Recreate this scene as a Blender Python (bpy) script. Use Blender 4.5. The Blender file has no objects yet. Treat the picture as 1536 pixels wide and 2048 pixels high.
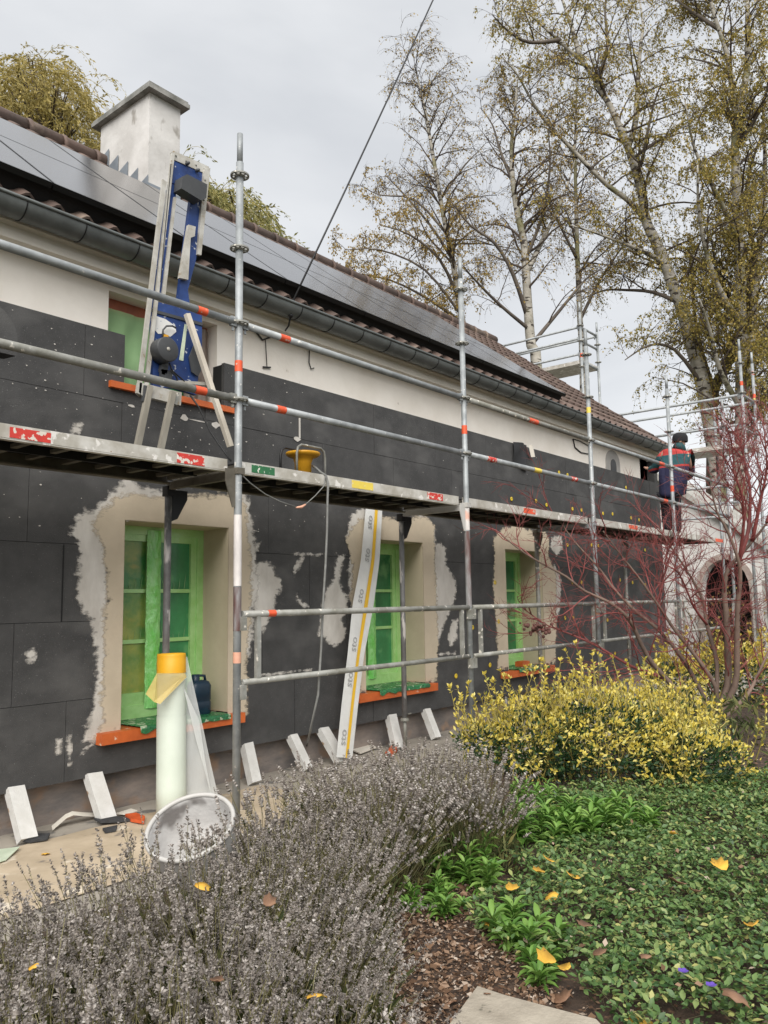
import bpy, math, random
import numpy as np
from mathutils import Vector, Matrix, noise as mnoise
from mathutils.geometry import tessellate_polygon
R_ = math.radians
random.seed(7); rng = np.random.default_rng(7)
sc = bpy.context.scene
COL = sc.collection

# ---------------------------------------------------------------- camera (solved from the scaffold's 0.5 m rosettes)
FPX = 1582.15
CAM = np.array([-3.2046, -3.8255, -0.7755])
YA, PI_, RO = 0.88113, 0.11066, -0.01475
_f = np.array([math.sin(YA)*math.cos(PI_), math.cos(YA)*math.cos(PI_), math.sin(PI_)])
_r = np.array([math.cos(YA), -math.sin(YA), 0.0]); _u = np.cross(_r, _f)
RT = math.cos(RO)*_r + math.sin(RO)*_u
UP = -math.sin(RO)*_r + math.cos(RO)*_u
FW = _f
cd = bpy.data.cameras.new('camera'); cam = bpy.data.objects.new('camera', cd); COL.objects.link(cam)
cd.sensor_fit = 'HORIZONTAL'; cd.sensor_width = 36.0; cd.lens = 36.0*FPX/1536.0
cd.clip_start = 0.05; cd.clip_end = 2000
M = Matrix.Identity(4)
for i in range(3):
    M[i][0], M[i][1], M[i][2], M[i][3] = RT[i], UP[i], -FW[i], CAM[i]
cam.matrix_world = M
sc.camera = cam

# survey helpers: where a sight line meets a real plane of the place
def ray(x, y): return FW + (x-768)/FPX*RT - (y-1024)/FPX*UP
def onY(x, y, Y): d = ray(x, y); return CAM + d*((Y-CAM[1])/d[1])
def onX(x, y, X): d = ray(x, y); return CAM + d*((X-CAM[0])/d[0])
def onZ(x, y, Z): d = ray(x, y); return CAM + d*((Z-CAM[2])/d[2])
def dep(x, y, D): return CAM + ray(x, y)*D
GZ = -2.15

# ---------------------------------------------------------------- world, sun
SUN_EL, SUN_AZ = 42.0, 232.0      # compass-like: direction the light comes from, from +Y clockwise
w = bpy.data.worlds.new('World'); sc.world = w; w.use_nodes = True
nt = w.node_tree; N = nt.nodes; Lk = nt.links
bg = N['Background']; bg.inputs[1].default_value = 0.1
sky = N.new('ShaderNodeTexSky'); sky.sky_type = 'NISHITA'; sky.sun_disc = False
sky.sun_elevation = R_(SUN_EL); sky.sun_rotation = R_(SUN_AZ)
tc = N.new('ShaderNodeTexCoord')
mp = N.new('ShaderNodeMapping'); mp.inputs['Scale'].default_value = (1.2, 1.2, 3.2)
Lk.new(tc.outputs['Generated'], mp.inputs[0])
n1 = N.new('ShaderNodeTexNoise'); n1.inputs['Scale'].default_value = 1.6; n1.inputs['Detail'].default_value = 5; n1.inputs['Roughness'].default_value = .48
n1.inputs['Distortion'].default_value = .35
Lk.new(mp.outputs[0], n1.inputs['Vector'])
rp = N.new('ShaderNodeValToRGB'); rp.color_ramp.elements[0].position = .30; rp.color_ramp.elements[1].position = .70
rp.color_ramp.elements[0].color = (.60, .62, .65, 1); rp.color_ramp.elements[1].color = (.87, .88, .89, 1)
Lk.new(n1.outputs[0], rp.inputs[0])
mul = N.new('ShaderNodeMixRGB'); mul.blend_type = 'MULTIPLY'; mul.inputs[0].default_value = 1; mul.inputs[2].default_value = (8.3, 8.3, 8.3, 1)
Lk.new(rp.outputs[0], mul.inputs[1])
mx = N.new('ShaderNodeMixRGB'); mx.inputs[0].default_value = .93
Lk.new(sky.outputs[0], mx.inputs[1]); Lk.new(mul.outputs[0], mx.inputs[2]); Lk.new(mx.outputs[0], bg.inputs[0])
sd = bpy.data.lights.new('sun', 'SUN'); sun = bpy.data.objects.new('sun', sd); COL.objects.link(sun)
sd.energy = 3.4; sd.angle = R_(55); sd.color = (1, .965, .92)
az = R_(SUN_AZ); el = R_(SUN_EL)
sdir = Vector((math.sin(az)*math.cos(el), math.cos(az)*math.cos(el), math.sin(el)))
sun.rotation_euler = sdir.to_track_quat('Z', 'Y').to_euler(); sun.location = (-8, -12, 14)
vs = sc.view_settings; vs.view_transform = 'Standard'; vs.look = 'None'; vs.exposure = 0.45; vs.gamma = 1.0
sc.cycles.max_bounces = 6; sc.cycles.transparent_max_bounces = 12
sc.cycles.diffuse_bounces = 3; sc.cycles.glossy_bounces = 3
sc.cycles.use_denoising = True

# ---------------------------------------------------------------- materials
def mat(name, c, rough=.7, metal=0., c2=None, ns=6., namt=.5, bump=0., bs=40., stretch=(1, 1, 1), spec=.5, spots=None, spots2=None, alpha=1., detail=6., coat=0., ramp=(.35, .65)):
    m = bpy.data.materials.new(name); m.use_nodes = True
    nt = m.node_tree; N = nt.nodes; L = nt.links; b = N['Principled BSDF']
    b.inputs['Roughness'].default_value = rough; b.inputs['Metallic'].default_value = metal
    b.inputs['Specular IOR Level'].default_value = spec; b.inputs['Alpha'].default_value = alpha
    b.inputs['Coat Weight'].default_value = coat
    tc = N.new('ShaderNodeTexCoord'); mp = N.new('ShaderNodeMapping'); mp.inputs['Scale'].default_value = stretch
    L.new(tc.outputs['Object'], mp.inputs[0])
    if c2 is None: c2 = tuple(x*(1-.35*namt) for x in c)
    nz = N.new('ShaderNodeTexNoise'); nz.inputs['Scale'].default_value = ns; nz.inputs['Detail'].default_value = detail; nz.inputs['Roughness'].default_value = .6
    L.new(mp.outputs[0], nz.inputs['Vector'])
    r = N.new('ShaderNodeValToRGB'); r.color_ramp.elements[0].position = ramp[0]; r.color_ramp.elements[1].position = ramp[1]
    r.color_ramp.elements[0].color = (*c2, 1); r.color_ramp.elements[1].color = (*c, 1)
    L.new(nz.outputs[0], r.inputs[0]); out = r.outputs[0]
    for sp in (spots, spots2):
        if not sp: continue
        col, scale, thr, soft = sp[:4]; strm = sp[4] if len(sp) > 4 else (1, 1, 1)
        mp2 = N.new('ShaderNodeMapping'); mp2.inputs['Scale'].default_value = strm; mp2.inputs['Location'].default_value = (3.1, 1.7, .3)
        L.new(tc.outputs['Object'], mp2.inputs[0])
        n2 = N.new('ShaderNodeTexNoise'); n2.inputs['Scale'].default_value = scale; n2.inputs['Detail'].default_value = 3
        L.new(mp2.outputs[0], n2.inputs['Vector'])
        r2 = N.new('ShaderNodeValToRGB'); r2.color_ramp.elements[0].position = thr; r2.color_ramp.elements[1].position = thr+soft
        L.new(n2.outputs[0], r2.inputs[0])
        mxx = N.new('ShaderNodeMixRGB'); L.new(r2.outputs[0], mxx.inputs[0]); L.new(out, mxx.inputs[1]); mxx.inputs[2].default_value = (*col, 1)
        out = mxx.outputs[0]
    L.new(out, b.inputs['Base Color'])
    if bump:
        nb = N.new('ShaderNodeTexNoise'); nb.inputs['Scale'].default_value = bs; nb.inputs['Detail'].default_value = 5
        L.new(mp.outputs[0], nb.inputs['Vector'])
        bp = N.new('ShaderNodeBump'); bp.inputs['Strength'].default_value = bump; bp.inputs['Distance'].default_value = .02
        L.new(nb.outputs[0], bp.inputs['Height']); L.new(bp.outputs[0], b.inputs['Normal'])
    return m

def leafmat(name, cols, rough=.5, transl=.35, spec=.35):
    """leaf colours vary from leaf to leaf (random per mesh island)"""
    m = bpy.data.materials.new(name); m.use_nodes = True
    nt = m.node_tree; N = nt.nodes; L = nt.links; b = N['Principled BSDF']; o = N['Material Output']
    g = N.new('ShaderNodeNewGeometry'); r = N.new('ShaderNodeValToRGB'); cr = r.color_ramp
    while len(cr.elements) < len(cols): cr.elements.new(.5)
    for i, (p, c) in enumerate(cols): cr.elements[i].position = p; cr.elements[i].color = (*c, 1)
    L.new(g.outputs['Random Per Island'], r.inputs[0]); L.new(r.outputs[0], b.inputs['Base Color'])
    b.inputs['Roughness'].default_value = rough; b.inputs['Specular IOR Level'].default_value = spec
    if transl:
        t = N.new('ShaderNodeBsdfTranslucent'); L.new(r.outputs[0], t.inputs[0])
        ms = N.new('ShaderNodeMixShader'); ms.inputs[0].default_value = transl
        L.new(b.outputs[0], ms.inputs[1]); L.new(t.outputs[0], ms.inputs[2]); L.new(ms.outputs[0], o.inputs[0])
    return m

MT = {}
MT['galv'] = mat('galvanised steel', (.37, .39, .395), .55, .25, (.23, .245, .25), 9, bump=.05, bs=60, spots=((.62, .60, .56), 30, .66, .05), detail=8)
MT['galv_dirty'] = mat('weathered galvanised steel', (.33, .33, .305), .62, .2, (.17, .165, .135), 7, bump=.08, spots=((.72, .68, .60), 22, .62, .06), detail=8)
MT['galv_splash'] = mat('paint splashed steel', (.25, .25, .25), .65, .2, (.12, .115, .11), 5, spots=((.56, .53, .50), 9, .54, .06, (1.5, 1.5, .5)), detail=8)
MT['deckalu'] = mat('scuffed aluminium', (.62, .60, .55), .5, .25, (.40, .37, .31), 7, bump=.04, spots=((.78, .75, .70), 14, .6, .05), spots2=((.30, .20, .13), 30, .70, .03))
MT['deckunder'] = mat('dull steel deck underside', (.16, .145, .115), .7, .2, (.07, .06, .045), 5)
MT['tape_orange'] = mat('orange marker tape', (.80, .11, .035), .5, 0, (.62, .08, .03), 12, spots=((.55, .45, .38), 26, .64, .03))
MT['tape_red'] = mat('worn red label', (.62, .045, .03), .55, 0, (.5, .04, .03), 20, spots=((.66, .60, .52), 30, .55, .03), spots2=((.70, .66, .60), 12, .60, .02))
MT['tape_green'] = mat('worn green label', (.03, .17, .06), .5, 0, (.02, .12, .05), 20, spots=((.7, .7, .62), 40, .60, .03, (1, 1, .8)))
MT['tape_yellow'] = mat('yellow label', (.80, .62, .08), .5, 0, (.72, .55, .10), 20, spots=((.7, .66, .5), 40, .66, .04))
MT['tape_pink'] = mat('faded orange tape', (.70, .38, .26), .6, 0, (.62, .32, .22), 20)
MT['plaster'] = mat('cream wall plaster', (.89, .84, .765), .9, 0, (.80, .745, .665), 2.2, bump=.12, bs=30, spots=((.48, .42, .34), 9, .70, .08))
MT['plinth'] = mat('old plinth render', (.27, .225, .195), .85, 0, (.13, .12, .115), 2.6, bump=.2, bs=25, stretch=(1, 1, 2.5), spots=((.28, .19, .13), 5, .55, .15))
MT['insul'] = mat('graphite polystyrene', (.064, .063, .062), .8, 0, (.045, .0445, .044), 7, bump=.22, bs=150, spots=((.15, .148, .145), 110, .66, .06), spots2=((.098, .096, .093), 2.2, .52, .22, (1, 1, 1.6)), detail=10)
MT['seam'] = mat('board joint shadow gap', (.012, .012, .012), .95)
MT['beige'] = mat('beige base coat', (.60, .51, .385), .88, 0, (.50, .425, .315), 3, bump=.08, bs=70)
MT['reveal'] = mat('beige reveal coat', (.52, .445, .32), .88, 0, (.45, .38, .27), 3, bump=.06, bs=70)
MT['filler'] = mat('pale filler smear', (.64, .61, .56), .85, 0, (.47, .44, .395), 6, bump=.1, bs=60, stretch=(1, 1, .5))
MT['film_frame'] = mat('green film over window frame', (.42, .70, .28), .28, 0, (.33, .62, .20), 9, bump=.25, bs=28, spec=.6, coat=.3)
MT['film_bright'] = mat('crumpled bright green film', (.17, .64, .10), .22, 0, (.34, .74, .26), 16, bump=.9, bs=34, spec=.7, coat=.4, stretch=(1, 1, .45))
MT['pane'] = mat('pane behind green film', (.06, .30, .11), .28, 0, (.025, .15, .05), 3, bump=.2, bs=11, spec=.6, spots=((.26, .52, .22), 4, .56, .2))
MT['pane_y'] = mat('pane with painted yellow tree reflection', (.40, .43, .10), .28, 0, (.06, .25, .07), 3.4, bump=.2, bs=11, spec=.6, spots=((.52, .40, .08), 3.0, .55, .12, (1, 1, 1.4)))  # yellow tone paints a reflection of yellow trees into the pane
MT['fold'] = mat('shiny film fold', (.34, .52, .26), .25, 0, (.22, .40, .16), 10, spec=.7)
MT['sill'] = mat('terracotta sill', (.60, .135, .03), .5, 0, (.46, .095, .02), 9, spots=((.66, .55, .42), 18, .66, .05))
MT['sillfilm'] = mat('crumpled green film on sill', (.035, .22, .075), .25, 0, (.02, .13, .05), 12, bump=.8, bs=30, spec=.6, spots=((.45, .52, .36), 16, .57, .06))
MT['tile'] = mat('brown roof tile', (.155, .105, .085), .75, 0, (.09, .064, .053), 5, bump=.15, bs=60, spots=((.25, .19, .15), 3, .6, .1))
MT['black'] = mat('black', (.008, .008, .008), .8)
MT['panel'] = mat('dark solar glass', (.035, .033, .036), .16, 0, (.028, .027, .030), 2, spec=.9)
MT['pvframe'] = mat('black anodised frame', (.018, .018, .018), .4, .5)
MT['zinc'] = mat('weathered zinc gutter', (.20, .215, .21), .5, .45, (.12, .13, .125), 4, bump=.05, bs=30, detail=8)
MT['cornice'] = mat('cream painted cornice', (.80, .75, .66), .75, 0, (.70, .65, .56), 2, bump=.05)
MT['chim'] = mat('dirty white chimney render', (.64, .625, .60), .9, 0, (.48, .465, .44), 2.4, bump=.14, bs=22, spots=((.30, .28, .25), 7, .60, .12, (1, 1, .6)))
MT['chimcap'] = mat('mossy concrete cap', (.30, .295, .275), .9, 0, (.14, .14, .125), 6, bump=.3, bs=30)
MT['lead'] = mat('blue grey flashing', (.24, .27, .30), .55, .2, (.18, .205, .23), 8)
MT['vent'] = mat('grey vent surround', (.40, .385, .36), .85, 0, (.32, .31, .29), 6, bump=.1)
MT['blue'] = mat('scratched blue paint', (.022, .065, .24), .5, .1, (.010, .030, .12), 6, spots=((.5, .52, .55), 22, .66, .03), spots2=((.32, .36, .45), 40, .68, .03))
MT['alu'] = mat('stained aluminium profile', (.56, .545, .50), .5, .2, (.36, .335, .28), 9, spots=((.34, .27, .18), 16, .64, .05), detail=8)
MT['greyplastic'] = mat('dark grey plastic', (.06, .063, .066), .5, 0, (.045, .047, .05), 8)
MT['wood'] = mat('pale batten', (.66, .61, .52), .7, 0, (.50, .44, .35), 6, stretch=(1, 1, .2), bump=.1, spots=((.36, .28, .18), 14, .66, .05))
MT['greywood'] = mat('grey weathered leg', (.36, .335, .28), .75, 0, (.24, .22, .18), 7, stretch=(1, 1, .25), bump=.1)
MT['sticker'] = mat('white worn sticker', (.74, .74, .72), .6, 0, (.6, .6, .58), 10, spots=((.25, .3, .4), 30, .66, .04))
MT['rubber'] = mat('black rubber cable', (.014, .014, .015), .5)
MT['greycable'] = mat('grey rubber cable', (.20, .20, .19), .55, 0, (.14, .14, .13), 20)
MT['reel'] = mat('yellow plastic drum', (.72, .36, .018), .42, 0, (.60, .29, .015), 8, spots=((.30, .2, .06), 20, .70, .04))
MT['styro'] = mat('white polystyrene', (.70, .69, .665), .9, 0, (.58, .57, .535), 8, bump=.25, bs=110, spots=((.34, .22, .13), 6, .70, .03))
MT['mesh_roll'] = mat('pale glass fibre mesh roll', (.64, .70, .61), .6, 0, (.585, .645, .555), 4, bump=.12, bs=200, stretch=(1, 1, 1))
MT['mesh_yellow'] = mat('yellow selvedge band', (.80, .42, .015), .5, 0, (.74, .36, .01), 8, bump=.1, bs=160)
MT['bucket'] = mat('mortar stained and shaded white bucket', (.66, .65, .63), .55, 0, (.46, .445, .43), 4, spots=((.20, .185, .175), 5, .58, .08), bump=.2)  # mortar stains, darkened further to stand in for shading inside the bucket
MT['bucket_rim'] = mat('white bucket rim', (.50, .49, .465), .5, 0, (.42, .405, .38), 6, spots=((.34, .31, .28), 8, .66, .08))
MT['strip'] = mat('white mesh strip', (.72, .72, .69), .65, 0, (.62, .62, .60), 6, bump=.1, bs=160)
MT['strip_y'] = mat('yellow stripe', (.78, .47, .02), .5, 0, (.70, .42, .03), 9)
MT['print_grey'] = mat('grey print', (.40, .40, .39), .7)
MT['darkblue'] = mat('dark blue plastic', (.008, .03, .055), .35, 0, (.006, .02, .04), 10)
MT['soil'] = mat('dark garden soil', (.075, .048, .032), .95, 0, (.032, .021, .015), 9, bump=.6, bs=40, spots=((.17, .10, .06), 26, .6, .08))
MT['lawn'] = mat('rough grass and earth', (.085, .085, .04), .95, 0, (.05, .045, .028), 3, bump=.5, bs=25)
MT['patio'] = mat('dusty concrete paving', (.40, .36, .30), .9, 0, (.26, .235, .20), 3, bump=.15, bs=50, spots=((.16, .15, .135), 5, .60, .06))
MT['sheet'] = mat('stained beige cardboard', (.55, .45, .325), .85, 0, (.40, .32, .22), 3.2, bump=.15, bs=20, spots=((.22, .185, .15), 6, .64, .05, (1, 2, 1)), spots2=((.66, .58, .46), 5, .6, .06))
MT['slab'] = mat('sandstone slab', (.40, .355, .285), .9, 0, (.27, .235, .185), 7, bump=.25, bs=60, spots=((.13, .12, .09), 18, .66, .05))
MT['mortar'] = mat('dark mortar crumbs', (.05, .052, .055), .9, 0, (.03, .03, .032), 12, bump=.4, bs=60)
MT['paper'] = mat('off white paper', (.74, .70, .62), .8, 0, (.66, .61, .52), 6)
MT['orangeplastic'] = mat('torn orange plastic', (.68, .12, .03), .5, 0, (.5, .08, .02), 12, bump=.3)
MT['ltgreen'] = mat('pale green film', (.60, .68, .52), .4, 0, (.52, .6, .45), 8, bump=.2)
MT['annex'] = mat('white annex wall', (.62, .60, .575), .9, 0, (.64, .62, .59), 1.5, bump=.1)
MT['annex_trim'] = mat('grey verge trim', (.42, .41, .38), .8, 0, (.28, .27, .24), 5)
MT['brick'] = mat('arch stone', (.40, .33, .29), .9, 0, (.28, .22, .19), 6, bump=.3)
MT['birch'] = mat('birch bark', (.46, .43, .375), .85, 0, (.27, .25, .205), 3, bump=.3, bs=20, stretch=(1, 1, 2), spots=((.055, .045, .036), 3.4, .56, .03, (1, 1, 3.2)), spots2=((.20, .19, .10), 1.2, .56, .1))
MT['twig'] = mat('dark birch twig', (.085, .062, .045), .85, 0, (.05, .036, .028), 3)
MT['twig_pale'] = mat('grey birch limb', (.15, .125, .10), .85, 0, (.075, .06, .05), 2)
MT['bark'] = mat('brown bark', (.12, .09, .065), .9, 0, (.06, .045, .03), 4, bump=.4, bs=20, stretch=(1, 1, .4))
MT['mapletrunk'] = mat('maple bark', (.22, .15, .115), .8, 0, (.11, .075, .058), 4, bump=.2, stretch=(1, 1, .4))
MT['mapletwig'] = mat('red maple twig', (.27, .064, .058), .6, 0, (.15, .042, .038), 3)
MT['mulch'] = leafmat('bark mulch', [(0, (.06, .035, .024)), (.4, (.15, .09, .055)), (.75, (.27, .175, .115)), (1, (.46, .39, .32))], .9, 0, .1)
MT['birchleaf'] = leafmat('autumn birch leaf', [(0, (.20, .14, .03)), (.4, (.32, .22, .045)), (.75, (.40, .27, .07)), (1, (.48, .36, .12))])
MT['birchleaf_g'] = leafmat('olive birch leaf', [(0, (.16, .14, .03)), (.4, (.29, .24, .05)), (.75, (.40, .30, .07)), (1, (.50, .37, .11))])
MT['willowleaf'] = leafmat('willow leaf', [(0, (.19, .16, .04)), (.5, (.34, .265, .07)), (1, (.50, .40, .14))])
MT['willowleaf_g'] = leafmat('green willow leaf', [(0, (.14, .15, .05)), (.5, (.24, .23, .075)), (1, (.38, .34, .13))])
MT['lavspike'] = leafmat('dried lavender flower', [(0, (.14, .118, .10)), (.5, (.27, .238, .21)), (.88, (.38, .345, .312)), (1, (.51, .475, .44))], .85, .1, .15)
MT['lavstem'] = leafmat('lavender stem', [(0, (.10, .088, .04)), (.6, (.19, .17, .075)), (1, (.30, .28, .15))], .8, 0, .2)
MT['lavleaf'] = leafmat('lavender leaf', [(0, (.045, .06, .022)), (.5, (.09, .105, .04)), (.85, (.16, .16, .06)), (1, (.24, .20, .07))], .8, .2, .2)
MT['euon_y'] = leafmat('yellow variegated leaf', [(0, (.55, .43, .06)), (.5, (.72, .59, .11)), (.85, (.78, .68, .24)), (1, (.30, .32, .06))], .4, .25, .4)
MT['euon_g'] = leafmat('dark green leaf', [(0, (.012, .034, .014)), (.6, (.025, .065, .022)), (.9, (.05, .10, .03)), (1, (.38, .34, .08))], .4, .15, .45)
MT['euonstem'] = mat('yellow green stem', (.36, .30, .08), .6, 0, (.25, .20, .06), 6)
MT['vinca'] = leafmat('periwinkle leaf', [(0, (.036, .085, .026)), (.35, (.085, .16, .045)), (.7, (.145, .23, .07)), (.9, (.24, .30, .10)), (1, (.40, .38, .13))], .42, .2, .45)
MT['vincastem'] = mat('periwinkle stem', (.10, .09, .04), .7)
MT['phlox'] = leafmat('bright green leaf', [(0, (.075, .175, .03)), (.5, (.14, .275, .048)), (1, (.24, .38, .09))], .42, .25, .45)
MT['leafyellow'] = mat('fallen yellow leaf', (.72, .44, .06), .6, 0, (.58, .31, .035), 18, spots=((.34, .17, .04), 40, .66, .04))
MT['leafbrown'] = mat('fallen brown leaf', (.27, .15, .085), .7, 0, (.16, .085, .05), 18)
MT['skin'] = mat('skin', (.50, .30, .22), .6)
MT['hat'] = mat('black knit', (.012, .012, .014), .9, bump=.3, bs=120)
MT['trousers'] = mat('black work trousers', (.014, .014, .018), .85, bump=.2, bs=30)
MT['hood'] = mat('dark teal cloth', (.014, .065, .07), .85, 0, (.01, .045, .05), 10, bump=.2)
MT['shoe'] = mat('black boot', (.012, .011, .010), .6)
MT['anchor'] = mat('yellow plastic anchor', (.72, .52, .03), .5)
MT['violet'] = mat('violet petal', (.13, .07, .42), .6)
MT['redfruit'] = mat('brown seed cluster', (.11, .045, .035), .8)

# translucent hanging mesh
def sheer(name, c, a):
    m = mat(name, c, .6, 0, tuple(x*.93 for x in c), 6, bump=.1, bs=120)
    nt = m.node_tree; N = nt.nodes; L = nt.links; b = N['Principled BSDF']; o = N['Material Output']
    t = N.new('ShaderNodeBsdfTransparent'); ms = N.new('ShaderNodeMixShader'); ms.inputs[0].default_value = a
    L.new(t.outputs[0], ms.inputs[1]); L.new(b.outputs[0], ms.inputs[2]); L.new(ms.outputs[0], o.inputs[0])
    return m
MT['sheer'] = sheer('loose white glass fibre mesh', (.74, .76, .74), .52)
MT['sheer_y'] = sheer('loose yellow mesh edge', (.80, .62, .22), .55)
MT['filmsheet'] = sheer('clear green masking film', (.42, .66, .32), .62)

# the worker's jacket: red yoke, teal body, red line, navy hem, by height
def jacket_mat():
    m = bpy.data.materials.new('red and teal jacket cloth'); m.use_nodes = True
    nt = m.node_tree; N = nt.nodes; L = nt.links; b = N['Principled BSDF']; b.inputs['Roughness'].default_value = .8
    tc = N.new('ShaderNodeTexCoord'); sp = N.new('ShaderNodeSeparateXYZ'); L.new(tc.outputs['Object'], sp.inputs[0])
    nz = N.new('ShaderNodeTexNoise'); nz.inputs['Scale'].default_value = 6; L.new(tc.outputs['Object'], nz.inputs['Vector'])
    ma = N.new('ShaderNodeMath'); ma.operation = 'MULTIPLY_ADD'; ma.inputs[1].default_value = .03; L.new(nz.outputs[0], ma.inputs[0]); L.new(sp.outputs['Z'], ma.inputs[2])
    mr = N.new('ShaderNodeMapRange'); mr.inputs[1].default_value = .6; mr.inputs[2].default_value = 1.6; L.new(ma.outputs[0], mr.inputs[0])
    r = N.new('ShaderNodeValToRGB'); cr = r.color_ramp; cr.interpolation = 'CONSTANT'
    cols = [(0, (.018, .018, .055)), (.455, (.42, .04, .035)), (.485, (.016, .075, .085)), (.645, (.42, .04, .035)), (.86, (.016, .07, .08))]
    while len(cr.elements) < len(cols): cr.elements.new(.5)
    for i, (p, c) in enumerate(cols): cr.elements[i].position = p; cr.elements[i].color = (*c, 1)
    L.new(mr.outputs[0], r.inputs[0]); L.new(r.outputs[0], b.inputs['Base Color'])
    nb = N.new('ShaderNodeTexNoise'); nb.inputs['Scale'].default_value = 9; nb.inputs['Detail'].default_value = 4
    L.new(tc.outputs['Object'], nb.inputs['Vector']); bp = N.new('ShaderNodeBump'); bp.inputs['Strength'].default_value = .6; bp.inputs['Distance'].default_value = .04
    L.new(nb.outputs[0], bp.inputs['Height']); L.new(bp.outputs[0], b.inputs['Normal'])
    return m
MT['jacket'] = jacket_mat()

# ---------------------------------------------------------------- mesh building
V = lambda *a: np.array(a, float)
def unit(v): v = np.asarray(v, float); return v/max(np.linalg.norm(v), 1e-9)
def frame(d):
    d = unit(d); a = V(0, 0, 1) if abs(d[2]) < .9 else V(1, 0, 0)
    x = unit(np.cross(a, d)); return x, np.cross(d, x), d

class MB:
    def __init__(s): s.v = []; s.f = []; s.m = []; s.s = []
    def add(s, vs, fs, mi=0, sm=False):
        o = len(s.v); s.v += [tuple(map(float, p)) for p in vs]
        for f in fs: s.f.append([o+i for i in f]); s.m.append(mi); s.s.append(sm)
        return s
    def obox(s, o, a, b, c, mi=0):
        o, a, b, c = map(np.asarray, (o, a, b, c))
        if np.dot(np.cross(a, b), c) < 0: a, b = b, a
        vs = [o, o+a, o+a+b, o+b, o+c, o+a+c, o+a+b+c, o+b+c]
        return s.add(vs, [(3, 2, 1, 0), (4, 5, 6, 7), (0, 1, 5, 4), (1, 2, 6, 5), (2, 3, 7, 6), (3, 0, 4, 7)], mi)
    def box(s, x0, x1, y0, y1, z0, z1, mi=0): return s.obox(V(x0, y0, z0), V(x1-x0, 0, 0), V(0, y1-y0, 0), V(0, 0, z1-z0), mi)
    def beam(s, a, b, w, h, upv=(0, 0, 1), mi=0):
        a = np.asarray(a, float); b = np.asarray(b, float); d = unit(b-a); x = unit(np.cross(d, upv)); y = np.cross(x, d)
        return s.obox(a-x*w/2-y*h/2, b-a, x*w, y*h, mi)
    def tube(s, pts, r, n=8, mi=0, cap=True, sm=True):
        pts = [np.asarray(p, float) for p in pts]; k = len(pts)
        rr = [r]*k if np.isscalar(r) else list(r); vs = []
        x, y, _ = frame(pts[1]-pts[0])
        for i, p in enumerate(pts):
            d = unit(pts[min(i+1, k-1)]-pts[max(i-1, 0)])
            x = unit(x-d*np.dot(x, d)); y = np.cross(d, x)
            for j in range(n):
                t = 2*math.pi*j/n; vs.append(p+rr[i]*(math.cos(t)*x+math.sin(t)*y))
        fs = [(i*n+j, i*n+(j+1) % n, (i+1)*n+(j+1) % n, (i+1)*n+j) for i in range(k-1) for j in range(n)]
        s.add(vs, fs, mi, sm)
        if cap:
            o = len(s.v)-k*n
            s.f.append([o+j for j in reversed(range(n))]); s.m.append(mi); s.s.append(False)
            s.f.append([o+(k-1)*n+j for j in range(n)]); s.m.append(mi); s.s.append(False)
        return s
    def lathe(s, o, ax, prof, n=20, mi=0, sm=True):
        x, y, d = frame(ax); o = np.asarray(o, float); vs = []
        for r, h in prof:
            for j in range(n):
                t = 2*math.pi*j/n; vs.append(o+d*h+r*(math.cos(t)*x+math.sin(t)*y))
        k = len(prof)
        return s.add(vs, [(i*n+j, i*n+(j+1) % n, (i+1)*n+(j+1) % n, (i+1)*n+j) for i in range(k-1) for j in range(n)], mi, sm)
    def prism(s, pts, vec, mi=0):
        pts = [np.asarray(p, float) for p in pts]; vec = np.asarray(vec, float); n = len(pts)
        nrm = sum(np.cross(pts[i]-pts[0], pts[(i+1) % n]-pts[0]) for i in range(n))
        if np.dot(nrm, vec) > 0: pts = pts[::-1]
        vs = pts+[p+vec for p in pts]
        return s.add(vs, [tuple(range(n)), tuple(range(2*n-1, n-1, -1))]+[(j, i, n+i, n+j) for i in range(n) for j in [(i+1) % n]], mi)
    def grid(s, nu, nv, fn, mi=0, sm=True):
        vs = [fn(i/(nu-1), j/(nv-1)) for j in range(nv) for i in range(nu)]
        return s.add(vs, [(j*nu+i, j*nu+i+1, (j+1)*nu+i+1, (j+1)*nu+i) for j in range(nv-1) for i in range(nu-1)], mi, sm)
    def tess(s, pts, mi=0):
        tri = tessellate_polygon([[Vector(p) for p in pts]])
        return s.add(pts, [tuple(t) for t in tri], mi)
    def ball(s, c, r, n=8, mi=0):
        c = np.asarray(c, float); r = np.asarray(r, float)*np.ones(3)
        prof = [(math.sin(math.pi*i/(n-1)), -math.cos(math.pi*i/(n-1))) for i in range(n)]
        vs = [c+r*V(p*math.cos(2*math.pi*j/10), p*math.sin(2*math.pi*j/10), h) for p, h in prof for j in range(10)]
        return s.add(vs, [(i*10+j, i*10+(j+1) % 10, (i+1)*10+(j+1) % 10, (i+1)*10+j) for i in range(n-1) for j in range(10)], mi, True)

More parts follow.
